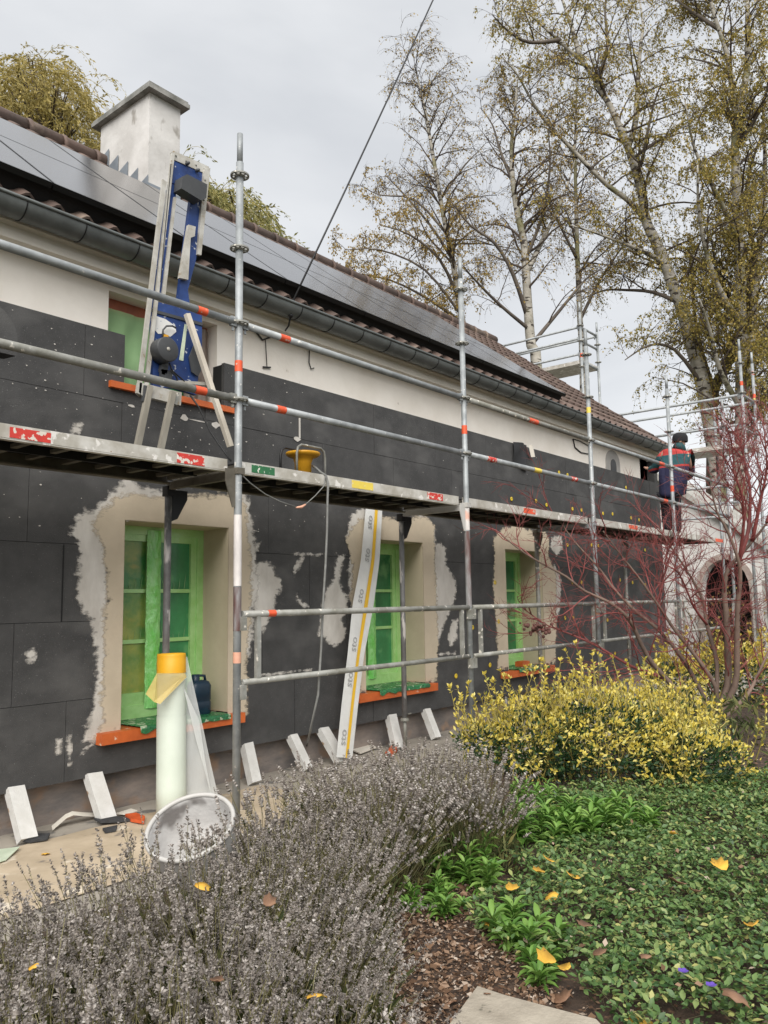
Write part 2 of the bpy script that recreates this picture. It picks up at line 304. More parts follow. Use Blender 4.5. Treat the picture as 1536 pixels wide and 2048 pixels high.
BASE = {}
def make_mesh(name, mb, mats, off):
    me = bpy.data.meshes.new(name)
    vs = np.array(mb.v)-off
    me.from_pydata(vs.tolist(), [], mb.f)
    for m in mats: me.materials.append(MT[m] if isinstance(m, str) else m)
    me.polygons.foreach_set('material_index', mb.m); me.polygons.foreach_set('use_smooth', mb.s)
    me.update(); return me
def thing(name, label, cat, loc, group=None):
    o = bpy.data.objects.new(name, None); COL.objects.link(o); o.location = tuple(map(float, loc)); o.empty_display_size = .1
    o['label'] = label; o['category'] = cat
    if group: o['group'] = group
    BASE[o] = np.array(loc, float); return o
def part(name, mb, mats, parent, label=None, smoothmod=None):
    b = BASE[parent]; o = bpy.data.objects.new(name, make_mesh(name, mb, mats if isinstance(mats, (list, tuple)) else [mats], b))
    COL.objects.link(o); o.parent = parent; BASE[o] = b
    if label: o['label'] = label
    return o
def solo(name, mb, mats, label=None, cat=None, group=None, kind=None):
    vs = np.array(mb.v); b = V((vs[:, 0].min()+vs[:, 0].max())/2, (vs[:, 1].min()+vs[:, 1].max())/2, vs[:, 2].min())
    if kind == 'structure': b = V(0, 0, 0)
    o = bpy.data.objects.new(name, make_mesh(name, mb, mats if isinstance(mats, (list, tuple)) else [mats], b)); COL.objects.link(o); o.location = tuple(b)
    BASE[o] = b
    if label: o['label'] = label
    if cat: o['category'] = cat
    if group: o['group'] = group
    if kind: o['kind'] = kind
    return o
# big numpy meshes: lists of (verts (n,3), faces (m,k)) blocks with a material index each
class NB:
    def __init__(s): s.blocks = []; s.n = 0
    def add(s, v, f, mi=0):
        if len(v): s.blocks.append((v, f+s.n, mi)); s.n += len(v)
    def scatter(s, tv, tf, Rm, T, S, mi=0):
        N_ = len(T)
        if N_ == 0: return
        S = np.asarray(S, float)
        sv = tv[None]*(S[:, None, None] if S.ndim == 1 else S[:, None, :])
        v = np.einsum('nij,nkj->nki', Rm, sv)+T[:, None, :]
        f = tf[None]+np.arange(N_)[:, None, None]*len(tv)
        s.add(v.reshape(-1, 3), f.reshape(-1, tf.shape[1]), mi)
    def mesh(s, name, mats, off):
        me = bpy.data.meshes.new(name); v = np.concatenate([b[0] for b in s.blocks])-off
        me.vertices.add(len(v)); me.vertices.foreach_set('co', v.ravel().astype(np.float32))
        loops = np.concatenate([b[1].ravel() for b in s.blocks]).astype(np.int32)
        cnt = np.concatenate([np.full(len(b[1]), b[1].shape[1]) for b in s.blocks]); st = np.concatenate([[0], np.cumsum(cnt)[:-1]])
        me.loops.add(len(loops)); me.loops.foreach_set('vertex_index', loops)
        me.polygons.add(len(cnt)); me.polygons.foreach_set('loop_start', st.astype(np.int32)); me.polygons.foreach_set('loop_total', cnt.astype(np.int32))
        me.polygons.foreach_set('material_index', np.concatenate([np.full(len(b[1]), b[2]) for b in s.blocks]).astype(np.int32))
        for m in mats: me.materials.append(MT[m])
        me.update(calc_edges=True); me.validate(); return me
    def part(s, name, mats, parent):
        b = BASE[parent]; o = bpy.data.objects.new(name, s.mesh(name, mats, b)); COL.objects.link(o); o.parent = parent; BASE[o] = b; return o
    def solo(s, name, mats, label, cat, kind=None, group=None):
        v = np.concatenate([b[0] for b in s.blocks]); b = V(v[:, 0].mean(), v[:, 1].mean(), v[:, 2].min())
        o = bpy.data.objects.new(name, s.mesh(name, mats, b)); COL.objects.link(o); o.location = tuple(b); BASE[o] = b
        if label: o['label'] = label
        if cat: o['category'] = cat
        if kind: o['kind'] = kind
        if group: o['group'] = group
        return o
def rots(dirs, roll=None):
    """rotation matrices whose z axis is dirs; random roll"""
    d = dirs/np.linalg.norm(dirs, axis=1, keepdims=True); n = len(d)
    a = rng.normal(size=(n, 3)); x = a-d*(a*d).sum(1, keepdims=True); x /= np.linalg.norm(x, axis=1, keepdims=True)
    y = np.cross(d, x); return np.stack([x, y, d], -1)
def rots2(tip, nrm):
    """z axis = leaf tip direction, x axis close to given normal"""
    d = tip/np.linalg.norm(tip, axis=1, keepdims=True); x = nrm-d*(nrm*d).sum(1, keepdims=True); x /= np.maximum(np.linalg.norm(x, axis=1, keepdims=True), 1e-6)
    y = np.cross(d, x); return np.stack([x, y, d], -1)
# leaf templates: z = along leaf (length 1), y = width, x = normal
LEAF4 = (np.array([[0, 0, 0], [.06, .32, .45], [0, 0, 1], [.06, -.32, .45]]), np.array([[0, 1, 2, 3]]))
LEAF6 = (np.array([[0, 0, 0], [.03, .17, .25], [.04, .23, .55], [-.05, 0, 1], [.04, -.23, .55], [.03, -.17, .25], [-.015, 0, .5]]),
         np.array([[0, 6, 1], [1, 6, 2], [2, 6, 3], [3, 6, 4], [4, 6, 5], [5, 6, 0]]))
LEAFL = (np.array([[0, 0, 0], [.04, .09, .25], [.05, .12, .5], [.02, .08, .75], [-.09, 0, 1], [.02, -.08, .75], [.05, -.12, .5], [.04, -.09, .25], [0, 0, .25], [.0, 0, .5], [-.03, 0, .75]]),
         np.array([[0, 8, 1], [1, 8, 9], [1, 9, 2], [2, 9, 10], [2, 10, 3], [3, 10, 4], [0, 7, 8], [7, 9, 8], [7, 6, 9], [6, 10, 9], [6, 5, 10], [5, 4, 10]]))

def px(pts, Y): return [onY(a, b, Y) for a, b in pts]
def ragged(pts, flags, amp, seed, step=.014, spike=.35):
    """refine a closed XZ outline; flagged segments get a brushed, broken edge"""
    out = []; n = len(pts); rr = random.Random(seed)
    for i in range(n):
        a = np.array(pts[i], float); b = np.array(pts[(i+1) % n], float); d = b-a; Ln = np.linalg.norm(d)
        if not flags[i]: out.append(a); continue
        k = max(2, int(Ln/step)); nr = np.array([d[1], -d[0]])/max(Ln, 1e-6)
        for j in range(k):
            p = a+d*j/k; q = Vector((p[0]*9+seed, p[1]*9, seed*.7)); e = mnoise.noise(q)+.6*mnoise.noise(q*3.1)+.4*mnoise.noise(q*8)
            e *= amp
            if rr.random() < .3: e += spike*amp*rr.uniform(.3, 2.2)
            out.append(p+nr*e*(1 if j else .3))
    return out

# ================================================================ HOUSE
YI, YW = 1.0, 1.14                 # insulation face, old wall face
XE = 9.9
def rect_sub(r, holes):
    out = [r]
    for hx0, hx1, hz0, hz1 in holes:
        nx = []
        for x0, x1, z0, z1 in out:
            if hx0 >= x1 or hx1 <= x0 or hz0 >= z1 or hz1 <= z0: nx.append((x0, x1, z0, z1)); continue
            if hx0 > x0: nx.append((x0, hx0, z0, z1))
            if hx1 < x1: nx.append((hx1, x1, z0, z1))
            a, b = max(x0, hx0), min(x1, hx1)
            if hz0 > z0: nx.append((a, b, z0, hz0))
            if hz1 < z1: nx.append((a, b, hz1, z1))
        out = nx
    return out
WIN = [(-.16, .74), (2.35, 3.25), (4.87, 5.74)]
WZ0, WZ1 = -1.60, -.205
lowholes = [(a-.012, b+.012, WZ0-.09, WZ1+.012) for a, b in WIN]
UPW = (-.24, .73, .75, 1.455)
house = thing('house', 'white plastered house clad in dark insulation boards under a brown tiled roof', 'house', (1, 3.5, GZ))
b = MB()
for x0, x1, z0, z1 in rect_sub((-9, XE-.1, GZ-.2, 1.9), lowholes+[UPW]): b.box(x0, x1, YW, YW+.32, z0, z1)
b.prism([V(XE-.1, YW, GZ-.2), V(XE-.1, 7.4, GZ-.2), V(XE-.1, 7.4, 1.9), V(XE-.1, 4.3, 4.25), V(XE-.1, YW, 1.9)], V(-.3, 0, 0))
b.box(-9, XE-.4, 7.1, 7.4, GZ-.2, 1.9)
part('wall', b, 'plaster', house)
b = MB()
b.box(-9, XE, 1.105, 1.138, GZ-.2, -1.875)
part('plinth', b, 'plinth', house)
# insulation: courses of 1.0 x 0.5 m boards, butted with dark joints
b = MB(); rr = random.Random(3)
upc = (UPW[0]+.05, UPW[1]-.04, .755, 9)
offs = [-.55, .1, -.37, .16, -.2, .51, -.3]
for x0, x1, z0, z1 in rect_sub((-9, XE+.03, -1.88, 1.098), lowholes+[upc]): b.box(x0, x1, YI+.03, YW-.002, z0+.004, z1-.004, 1)
for k in range(6):
    z0 = -1.885+.5*k; z1 = z0+.5 if k < 5 else 1.105
    x = offs[k]-10
    while x < XE+.04:
        x1 = min(x+1.0, XE+.04)
        for r in rect_sub((max(x, -9)+.0016, x1-.0016, z0+.0016, z1-.0016), lowholes+[upc]):
            if r[1]-r[0] > .01 and r[0] > -3.5:
                d = rr.uniform(-.0035, .0025); b.box(r[0], r[1], YI+d, YI+.031, r[2], r[3], 0)
        x += 1.0
for x0, x1, z0, z1 in rect_sub((-9, XE+.04, .62, 1.10), [upc]): pass
b.box(XE-.095, XE+.04, YW+.002, 6.5, -1.88, 1.1, 0)
b.box(XE-.095, XE+.04, YI+.02, 2.2, 1.103, 1.48, 0)
part('insulation', b, ['insul', 'seam'], house)
# cut-in narrow strip and foam filled joints, smears on the boards
for (x, z0, z1) in [(-.60, -.885, -.39), (-.37, -.885, -.39)]: b = MB(); b.box(x-.004, x+.004, YI-.0045, YI+.001, z0, z1, 0); part('cut_line', b, 'seam', house)
b = MB(); b.box(1.505, 1.522, YI-.006, YI+.001, .62, .84); part('joint_foam', b, 'filler', house)
for (xx, yy, w_, h_) in [(593, 878, .05, .025), (262, 812, .04, .012), (335, 820, .05, .01), (368, 836, .05, .03), (430, 850, .06, .03), (395, 842, .1, .006)]:
    p = onY(xx, yy, YI); n = 9; b = MB()
    b.tess([V(p[0]+w_*math.cos(2*math.pi*i/n)*rr.uniform(.5, 1), YI-.006, p[2]+h_*math.sin(2*math.pi*i/n)*rr.uniform(.5, 1)) for i in range(n)]); part('joint_foam', b, 'filler', house)

def smear(name, pts, amp, seed, m, Y=YI-.0042, spike=.35):
    P2 = [(p[0], p[2]) for p in px(pts, YI)]
    # keep counter-clockwise so that noise runs outwards
    A = sum(P2[i][0]*P2[(i+1) % len(P2)][1]-P2[(i+1) % len(P2)][0]*P2[i][1] for i in range(len(P2)))
    if A < 0: P2 = P2[::-1]
    o = ragged(P2, [True]*len(P2), amp, seed, spike=spike)
    mb = MB(); mb.tess([V(x, Y, z) for x, z in o]); return mb
C6 = lambda L: [(460+a/2.954, 950+c/2.954) for a, c in L]
C5 = lambda L: [(a/2.925, 1000+c/2.925) for a, c in L]
smears = [
 C6([(95, 560), (150, 515), (210, 510), (255, 545), (265, 590), (300, 620), (300, 670), (265, 720), (260, 790), (230, 860), (190, 930), (160, 900), (170, 830), (120, 780), (95, 700), (80, 640)]),
 C6([(630, 475), (680, 475), (650, 590), (640, 630), (665, 680), (695, 740), (685, 810), (655, 850), (690, 920), (660, 990), (600, 1015), (560, 960), (520, 950), (530, 870), (545, 760), (560, 690), (612, 610)]),
 C6([(405, 495), (435, 488), (400, 560), (375, 600), (370, 570)]),
 C6([(392, 705), (410, 735), (462, 775), (440, 785), (395, 745)]),
 C6([(160, 1184), (480, 1149), (480, 1155), (160, 1190)]),
 C6([(1200, 1058), (1330, 1046), (1330, 1056), (1205, 1064)]),
 C6([(1310, 860), (1345, 850), (1340, 960), (1300, 1020), (1285, 960)]),
 C6([(360, 462), (560, 470), (560, 478), (360, 468)]),
 C5([(150, 890), (195, 872), (205, 915), (185, 955), (160, 940)]),
 C5([(395, 1385), (415, 1380), (410, 1520), (388, 1500)]),
 C5([(402, 1548), (560, 1400), (566, 1402), (412, 1540)]),
 C5([(330, 1400), (355, 1400), (350, 1480), (328, 1478)]),
 [(142, 850), (165, 848), (155, 868), (140, 872)],
 [(508, 1090), (520, 1085), (515, 1100), (505, 1105)],
 [(1010, 1395), (1013, 1395), (1013, 1440), (1010, 1440)],
 [(1102, 1075), (1122, 1070), (1125, 1100), (1112, 1112), (1100, 1095)],
]

# small white flecks sanded into the upper boards
mb = MB(); rr = random.Random(11)
for i in range(240):
    x = rr.uniform(-1.3, 1.6) if i < 190 else rr.uniform(1.6, 8); z = rr.uniform(-.3, 1.08) if i < 260 else rr.uniform(-1.7, 1.0)
    if any(h[0] < x < h[1] and h[2] < z < h[3] for h in lowholes+[upc]): continue
    r0 = rr.uniform(.002, .008); a = rr.uniform(0, 3); mb.tess([V(x+r0*rr.uniform(.5, 1.6)*math.cos(a+t*1.257), YI-.0045, z+r0*rr.uniform(.3, 1)*math.sin(a+t*1.257)) for t in range(5)])
part('plaster_fleck', mb, 'filler', house)

def window(i, x0, x1, yellow):
    Yf = 1.30
    b = MB(); fw = .06
    for (a, c, d, e) in [(x0, x0+fw, WZ0, WZ1), (x1-fw, x1, WZ0, WZ1), (x0+fw, x1-fw, WZ1-fw, WZ1), (x0+fw, x1-fw, WZ0, WZ0+fw+.03)]: b.box(a, c, Yf, Yf+.08, d, e)
    xm = (x0+x1)/2; sw = .05
    zb, zt = WZ0+fw+.03, WZ1-fw
    for (a, c) in [(x0+fw, xm), (xm, x1-fw)]:
        for (p, q, d, e) in [(a, a+sw, zb, zt), (c-sw, c, zb, zt), (a+sw, c-sw, zt-sw, zt), (a+sw, c-sw, zb, zb+sw+.04)]: b.box(p, q, Yf+.012, Yf+.06, d, e)
        H = (zt-sw)-(zb+sw+.04)
        for k in (1, 2): z = zb+sw+.04+H*k/3; b.box(a+sw, c-sw, Yf+.018, Yf+.055, z-.014, z+.014)
    w = part('window', b, 'film_frame', house)
    b = MB(); b.box(x0+fw+sw, xm-sw, Yf+.036, Yf+.042, zb+.02, zt-.02, 1 if yellow else 0); b.box(xm+sw, x1-fw-sw, Yf+.036, Yf+.042, zb+.02, zt-.02, 0)
    part('pane', b, ['pane', 'pane_y'], w)
    # crumpled film wrapped over the middle stile
    wv = .062
    b = MB(); b.grid(10, 60, lambda u, v: V(xm-.008+(u-.5)*2*wv+.008*mnoise.noise(Vector((u*3, v*14, i))), Yf-.002-.020*math.sin(math.pi*u)-.008*mnoise.noise(Vector((u*5, v*30, i+5))), WZ0+.06+v*(WZ1-WZ0-.085)))
    part('film_strip', b, 'film_bright', w)
    # fans of shiny film folds over the panes
    b = MB(); rr = random.Random(i)
    for sx0, sx1 in [(x0+fw+sw, xm-sw), (xm+sw, x1-fw-sw)]:
        for zc, h in [(zb+.055+(zt-zb-.14)*.71, .16), (zb+.055+(zt-zb-.14)*.36, .17)]:
            for k in range(7 if yellow else 0):
                t = k/6; xa = sx0+(sx1-sx0)*t; le = h*(.35+.65*abs(2*t-1))*rr.uniform(.6, 1)
                b.tube([V(xa, Yf+.033, zc), V(xa+(t-.5)*.01, Yf+.028, zc+le*.5), V(xa+(t-.5)*.05, Yf+.033, zc+le)], [.0028, .002, .0008], 4, 0, False)
    if b.v: part('film_fold', b, 'fold', w)
    b = MB()
    b.box(x0-.011, x0, YI-.003, Yf+.03, WZ0, WZ1); b.box(x1, x1+.011, YI-.003, Yf+.03, WZ0, WZ1); b.box(x0-.011, x1+.011, YI-.003, Yf+.03, WZ1, WZ1+.011)
    part('reveal', b, 'reveal', w)
    b = MB(); zs = WZ0
    b.box(x0-.18, x1+.12, .925, .998, zs-.085, zs-.012); b.box(x0-.0, x1, .998, Yf, zs-.08, zs-.012)
    s_ = part('sill', b, 'sill', w)
    b = MB(); a0, a1 = x0+.10, x1-.03
    def cloth(u, v):
        x = a0+(a1-a0)*u+.012*mnoise.noise(Vector((u*6, v*4, i))); n_ = .012*mnoise.noise(Vector((u*16, v*9, i*3.)))
        if v < .75: return V(x, Yf-(Yf-.918)*v/.75, zs-.004+abs(n_))
        return V(x, .918-.004-abs(n_)*.4, zs-.006-(v-.75)/.25*.045*(.7+.6*mnoise.noise(Vector((u*9, i, 0)))))
    b.grid(40, 24, cloth); part('sill_film', b, 'sillfilm', s_)
    return w

def surround(w, x0, x1, outer, seed, amp):
    """beige coat brushed round the opening: outer = XZ points from lower left over the top to lower right"""
    zb = WZ0+.004
    L = [(x0-.004, zb), (x0-.004, WZ1+.004), (x1+.004, WZ1+.004), (x1+.004, zb)]
    pts = L+outer[::-1]; fl = [False, False, False, False]+[True]*(len(outer)-1)+[False]
    pts2 = ragged(pts, fl, amp, seed)
    mb = MB(); mb.tess([V(x, YI-.0062, z) for x, z in pts2]); part('surround', mb, 'beige', w)
def coat_mat(name, base):
    m = MT[base].copy(); m.name = name; nt = m.node_tree; N = nt.nodes; L = nt.links; o = N['Material Output']; bs = N['Principled BSDF']
    at = N.new('ShaderNodeAttribute'); at.attribute_name = 'edge'
    tc = N.new('ShaderNodeTexCoord'); mp = N.new('ShaderNodeMapping'); mp.inputs['Rotation'].default_value = (0, R_(24), 0); mp.inputs['Scale'].default_value = (7, 7, 22)
    L.new(tc.outputs['Object'], mp.inputs[0]); n1 = N.new('ShaderNodeTexNoise'); n1.inputs['Scale'].default_value = 1.6; n1.inputs['Detail'].default_value = 6; n1.inputs['Roughness'].default_value = .65; L.new(mp.outputs[0], n1.inputs['Vector'])
    n2 = N.new('ShaderNodeTexNoise'); n2.inputs['Scale'].default_value = 16; n2.inputs['Detail'].default_value = 5; L.new(tc.outputs['Object'], n2.inputs['Vector'])
    ad = N.new('ShaderNodeMath'); ad.operation = 'ADD'; L.new(n1.outputs[0], ad.inputs[0]); L.new(n2.outputs[0], ad.inputs[1])
    m2 = N.new('ShaderNodeMath'); m2.operation = 'MULTIPLY_ADD'; m2.inputs[1].default_value = .95; m2.inputs[2].default_value = -.93; L.new(ad.outputs[0], m2.inputs[0])
    a2 = N.new('ShaderNodeMath'); a2.operation = 'MULTIPLY_ADD'; a2.inputs[1].default_value = 9.0; L.new(at.outputs['Fac'], a2.inputs[0]); L.new(m2.outputs[0], a2.inputs[2])
    mr = N.new('ShaderNodeMapRange'); mr.inputs[1].default_value = -.12; mr.inputs[2].default_value = .20; L.new(a2.outputs[0], mr.inputs[0])
    t = N.new('ShaderNodeBsdfTransparent'); ms = N.new('ShaderNodeMixShader'); L.new(mr.outputs[0], ms.inputs[0]); L.new(t.outputs[0], ms.inputs[1]); L.new(bs.outputs[0], ms.inputs[2]); L.new(ms.outputs[0], o.inputs[0])
    return m
MT['coat_beige'] = coat_mat('brushed beige base coat', 'beige'); MT['coat_filler'] = coat_mat('brushed pale filler', 'filler')
def coat(name, outer, m, parent, Y, hole=None, reach=.05, res=.014, grow_=0.):
    P = np.array(outer, float); x0, z0 = P.min(0)-reach; x1, z1 = P.max(0)+reach
    def lines(a, c, cuts):
        k = sorted([a]+[q for q in cuts if a < q < c]+[c]); out = []
        for i in range(len(k)-1):
            n = max(1, int((k[i+1]-k[i])/res)); out += list(np.linspace(k[i], k[i+1], n, endpoint=False))
        return np.array(out+[c])
    gx = lines(x0, x1, hole[:2] if hole else []); gz = lines(z0, z1, hole[2:] if hole else [])
    X, Z = np.meshgrid(gx, gz); pts = np.stack([X.ravel(), Z.ravel()], 1); d2 = np.full(len(pts), 9.); ins = np.zeros(len(pts), bool)
    for i in range(len(P)):
        a, c = P[i], P[(i+1) % len(P)]; e = c-a; t = np.clip(((pts-a)@e)/max(e@e, 1e-9), 0, 1); d2 = np.minimum(d2, ((pts-a-t[:, None]*e)**2).sum(1))
        cond = ((a[1] > pts[:, 1]) != (c[1] > pts[:, 1])); xx = a[0]+(pts[:, 1]-a[1])*(c[0]-a[0])/(c[1]-a[1] if abs(c[1]-a[1]) > 1e-9 else 1e-9); ins ^= cond & (pts[:, 0] < xx)
    sdv = np.where(ins, 1, -1)*np.sqrt(d2)+grow_; nx_, nz_ = len(gx), len(gz); F = []
    for j in range(nz_-1):
        for i in range(nx_-1):
            q = (j*nx_+i, j*nx_+i+1, (j+1)*nx_+i+1, (j+1)*nx_+i)
            if max(sdv[k] for k in q) < -reach*.9: continue
            if hole:
                cx, cz = (gx[i]+gx[i+1])/2, (gz[j]+gz[j+1])/2
                if hole[0] < cx < hole[1] and hole[2] < cz < hole[3]: continue
            F.append(q)
    mb = MB(); mb.add([V(p[0], Y, p[1]) for p in pts], F); ob = part(name, mb, m, parent)
    at = ob.data.attributes.new('edge', 'FLOAT', 'POINT'); at.data.foreach_set('value', sdv.astype(np.float32)); return ob
toXZ = lambda P: [(p[0], p[2]) for p in px(P, YI)]
for i, s_ in enumerate(smears): coat('filler_smear', toXZ(s_), 'coat_filler', house, YI-.0045-.00002*i, None, .03 if i < 2 else .012, .014 if i < 2 else .007)
ws = [window(i, a, c, i == 0) for i, (a, c) in enumerate(WIN)]
o1 = C5([(560, 1385), (600, 1300), (590, 1100), (612, 900), (600, 700), (625, 560), (620, 420), (600, 280), (560, 200), (540, 120), (600, 60), (680, -10), (760, -40), (900, -20), (1000, -5), (1090, -30), (1250, -30), (1390, -40), (1440, 60), (1445, 200), (1470, 400), (1460, 700), (1440, 900), (1440, 1255)])
hole_ = lambda i: (WIN[i][0]-.004, WIN[i][1]+.004, -9, WZ1+.004)
coat('surround', toXZ(o1), 'coat_beige', ws[0], YI-.0062, hole_(0))
m2 = [(718, 1385), (716, 1250), (700, 1200), (705, 1130), (692, 1080), (700, 1060), (716, 1040), (745, 1030), (800, 1040), (850, 1032), (868, 1050), (868, 1100), (872, 1200), (876, 1300), (872, 1362)]
coat('surround', toXZ(m2), 'coat_beige', ws[1], YI-.0062, hole_(1))
m3 = [(995, 1338), (992, 1250), (985, 1180), (988, 1110), (986, 1075), (1005, 1055), (1030, 1050), (1060, 1060), (1090, 1062), (1098, 1080), (1096, 1110), (1112, 1150), (1112, 1250), (1110, 1326)]
coat('surround', toXZ(m3), 'coat_beige', ws[2], YI-.0062, hole_(2))
halo = [C5([(500, 1385), (560, 1230), (575, 1000), (570, 870), (545, 700), (490, 640), (465, 520), (470, 420), (480, 330), (460, 240), (430, 190), (470, 100), (580, 50), (630, 0), (700, -70), (757, -128), (800, -70), (900, -50), (1000, -30), (1000, 40), (600, 120), (620, 700), (610, 1390)]),
        C5([(1390, -45), (1440, 0), (1450, 90), (1470, 160), (1480, 260), (1500, 520), (1470, 640), (1470, 760), (1450, 900), (1400, 900), (1400, 0)]),
        C6([(1220, 410), (1262, 430), (1268, 540), (1300, 580), (1330, 640), (1320, 740), (1290, 800), (1240, 930), (1215, 1020), (1190, 1000), (1190, 600)]),
        C6([(715, 470), (740, 465), (760, 560), (750, 760), (720, 780), (705, 640)]),
        C6([(690, 370), (720, 240), (790, 200), (800, 260), (740, 330), (735, 380)]),
        C6([(1110, 300), (1120, 240), (1160, 260), (1205, 330), (1205, 420), (1150, 400)]),
        [(1108, 1130), (1120, 1160), (1118, 1215), (1106, 1260), (1100, 1200)]]
for i, s_ in enumerate(halo):
    coat('filler_smear', toXZ(s_), 'coat_filler', house, YI-.0050-.0001*i, None, .06, .014, .018)

# upper window behind the foam cutter: orange tape frame and draped film
b = MB(); x0, x1, z0, z1 = UPW
for (a, c, d, e) in [(x0, x0+.07, z0, z1), (x1-.07, x1, z0, z1), (x0+.07, x1-.07, z1-.09, z1), (x0+.07, x1-.07, z0, z0+.06)]: b.box(a, c, 1.27, 1.34, d, e)
uw = part('window', b, mat('orange brown window frame', (.42, .12, .055), .6, 0, (.30, .085, .045), 8), house, 'upper window with orange frame')
b = MB(); b.box(x0+.07, x1-.07, 1.31, 1.316, z0+.06, z1-.09); part('pane', b, 'pane', uw)
b = MB()
def drape(u, v):
    f = 4.5*u+1.6*(1-v); n_ = .018*math.sin(f*3.2)*(1.1-v)+.02*mnoise.noise(Vector((u*7, v*3, 2)))
    return V(x0+.045+u*.5, 1.235+n_, z0+.01+v*(z1-z0-.10))
b.grid(46, 30, drape); part('film', b, 'filmsheet', uw)
b = MB(); b.grid(26, 20, lambda u, v: V(x1-.26+u*.24, 1.22+.018*math.sin(u*13+v)+.01*mnoise.noise(Vector((u*5, v*4, 9))), z0+.02+v*(z1-z0-.06)))
part('curtain', b, mat('brown stained film', (.22, .17, .135), .5, 0, (.12, .085, .065), 5, bump=.3, stretch=(2, 2, .5)), uw)
b = MB(); b.box(x0-.07, x1+.05, .965, .998, .705, .750); b.box(x0+.052, x1-.042, .998, 1.27, .705, .748); part('sill', b, 'sill', uw)

# cornice, gutter, vent, wall fittings
prof = [(1.138, 1.50), (1.0, 1.50), (.972, 1.512), (.972, 1.562), (.99, 1.568), (.99, 1.604), (.965, 1.622), (.962, 1.80), (1.138, 1.80)]
b = MB(); b.prism([V(-9, y, z) for y, z in prof], V(XE+9.05, 0, 0)); part('cornice', b, 'cornice', house)
GY, GZc, GR = .86, 1.692, .096
b = MB(); n = 14; vs = []
xs = np.linspace(-9, 10.05, 40)
for x in xs:
    for sgn, r0 in ((1, GR), (0, GR-.004)):
        for j in range(n+1):
            t = math.pi*j/n; vs.append(V(x, GY-r0*math.cos(t), GZc-r0*math.sin(t)))
m_ = 2*(n+1); fs = []
for i in range(len(xs)-1):
    for j in range(n):
        a = i*m_+j; fs.append((a, a+m_, a+m_+1, a+1)); a += n+1; fs.append((a, a+1, a+m_+1, a+m_))
b.add(vs, fs, 0, True)
b.tube([V(-9, GY-GR-.004, GZc), V(10.05, GY-GR-.004, GZc)], .012, 8)
b.tess([V(10.05, GY-GR*math.cos(math.pi*j/n), GZc-GR*math.sin(math.pi*j/n)) for j in range(n+1)])
gut = part('gutter', b, 'zinc', house)
b = MB(); x = -2.2
while x < 10:
    b.tube([V(x, GY-(GR+.002)*math.cos(math.pi*j/12), GZc-(GR+.002)*math.sin(math.pi*j/12)) for j in range(13)], .004, 5); x += .392
part('gutter_bracket', b, 'pvframe', gut)
b = MB(); vx, vz = 8.40, 1.10
b.prism([V(vx-.26, YW-.012, vz)]+[V(vx-.26*math.cos(math.pi*j/14), YW-.012, vz+.18+.20*math.sin(math.pi*j/14)) for j in range(15)]+[V(vx+.26, YW-.012, vz)], V(0, .011, 0), 0)
b.prism([V(vx-.10, YW-.02, vz+.03)]+[V(vx-.10*math.cos(math.pi*j/10), YW-.02, vz+.14+.10*math.sin(math.pi*j/10)) for j in range(11)]+[V(vx+.10, YW-.02, vz+.03)], V(0, .012, 0), 1)
part('vent', b, ['vent', 'greyplastic'], house)
b = MB(); rr = random.Random(5)
A = lambda x, y: onY(x, y, YW-.012)
b.tube([A(492, 640), A(505, 655), A(525, 680), A(548, 672), A(560, 668)], .008, 6)
b.tube([A(500, 650), A(540, 668), A(552, 660)], .008, 6)
b.tube([A(531, 680), A(532, 700), A(534, 735)], .004, 5); b.beam(A(526, 734), A(541, 735), .012, .012)
b.tube([A(619, 700), A(618, 725), A(622, 738), A(628, 736)], .005, 5)
b.tube([A(1146, 878), A(1150, 895), A(1162, 905), A(1178, 908)], .009, 5); b.tube([A(1146, 878), A(1160, 882), A(1178, 892)], .006, 5)
part('wall_cable', b, 'rubber', house)

# roof: pantiles on the front slope, plain rear slope
EY, EZ, RY, RZ = .855, 1.728, 4.3, 4.365
SL = (RZ-EZ)/(RY-EY); CA = 1/math.sqrt(1+SL*SL); SA = SL*CA
SN = V(0, -SA, CA)
def roofpt(x, l, h=0): return V(x, EY+l*CA, EZ+l*SA)+SN*h
LT = math.hypot(RY-EY, RZ-EZ)
XR0, XR1 = -4.2, 10.12
nx = int((XR1-XR0)/.2*8)+1; ncr = 13; cl = LT/ncr
xs = np.linspace(XR0, XR1, nx); ph = (xs-XR0)/.2*2*np.pi
prf = .021*(np.cos(ph)+.30*np.cos(2*ph)); vs = []
for k in range(ncr):
    for vv, hh in ((0, .034), (.5, .022), (1.0, .006)):
        l = (k+vv)*cl-(.03 if vv == 0 else 0)
        jit = np.array([mnoise.noise(Vector((round(x/.2)*1.7, k*2.3, 0)))*.003 for x in xs])
        for x, p, jj in zip(xs, prf, jit): vs.append(roofpt(x, l, hh+p+jj))
nr = ncr*3; fs = [(j*nx+i, j*nx+i+1, (j+1)*nx+i+1, (j+1)*nx+i) for j in range(nr-1) for i in range(nx-1)]
b = MB(); b.add(vs, fs, 0, True)
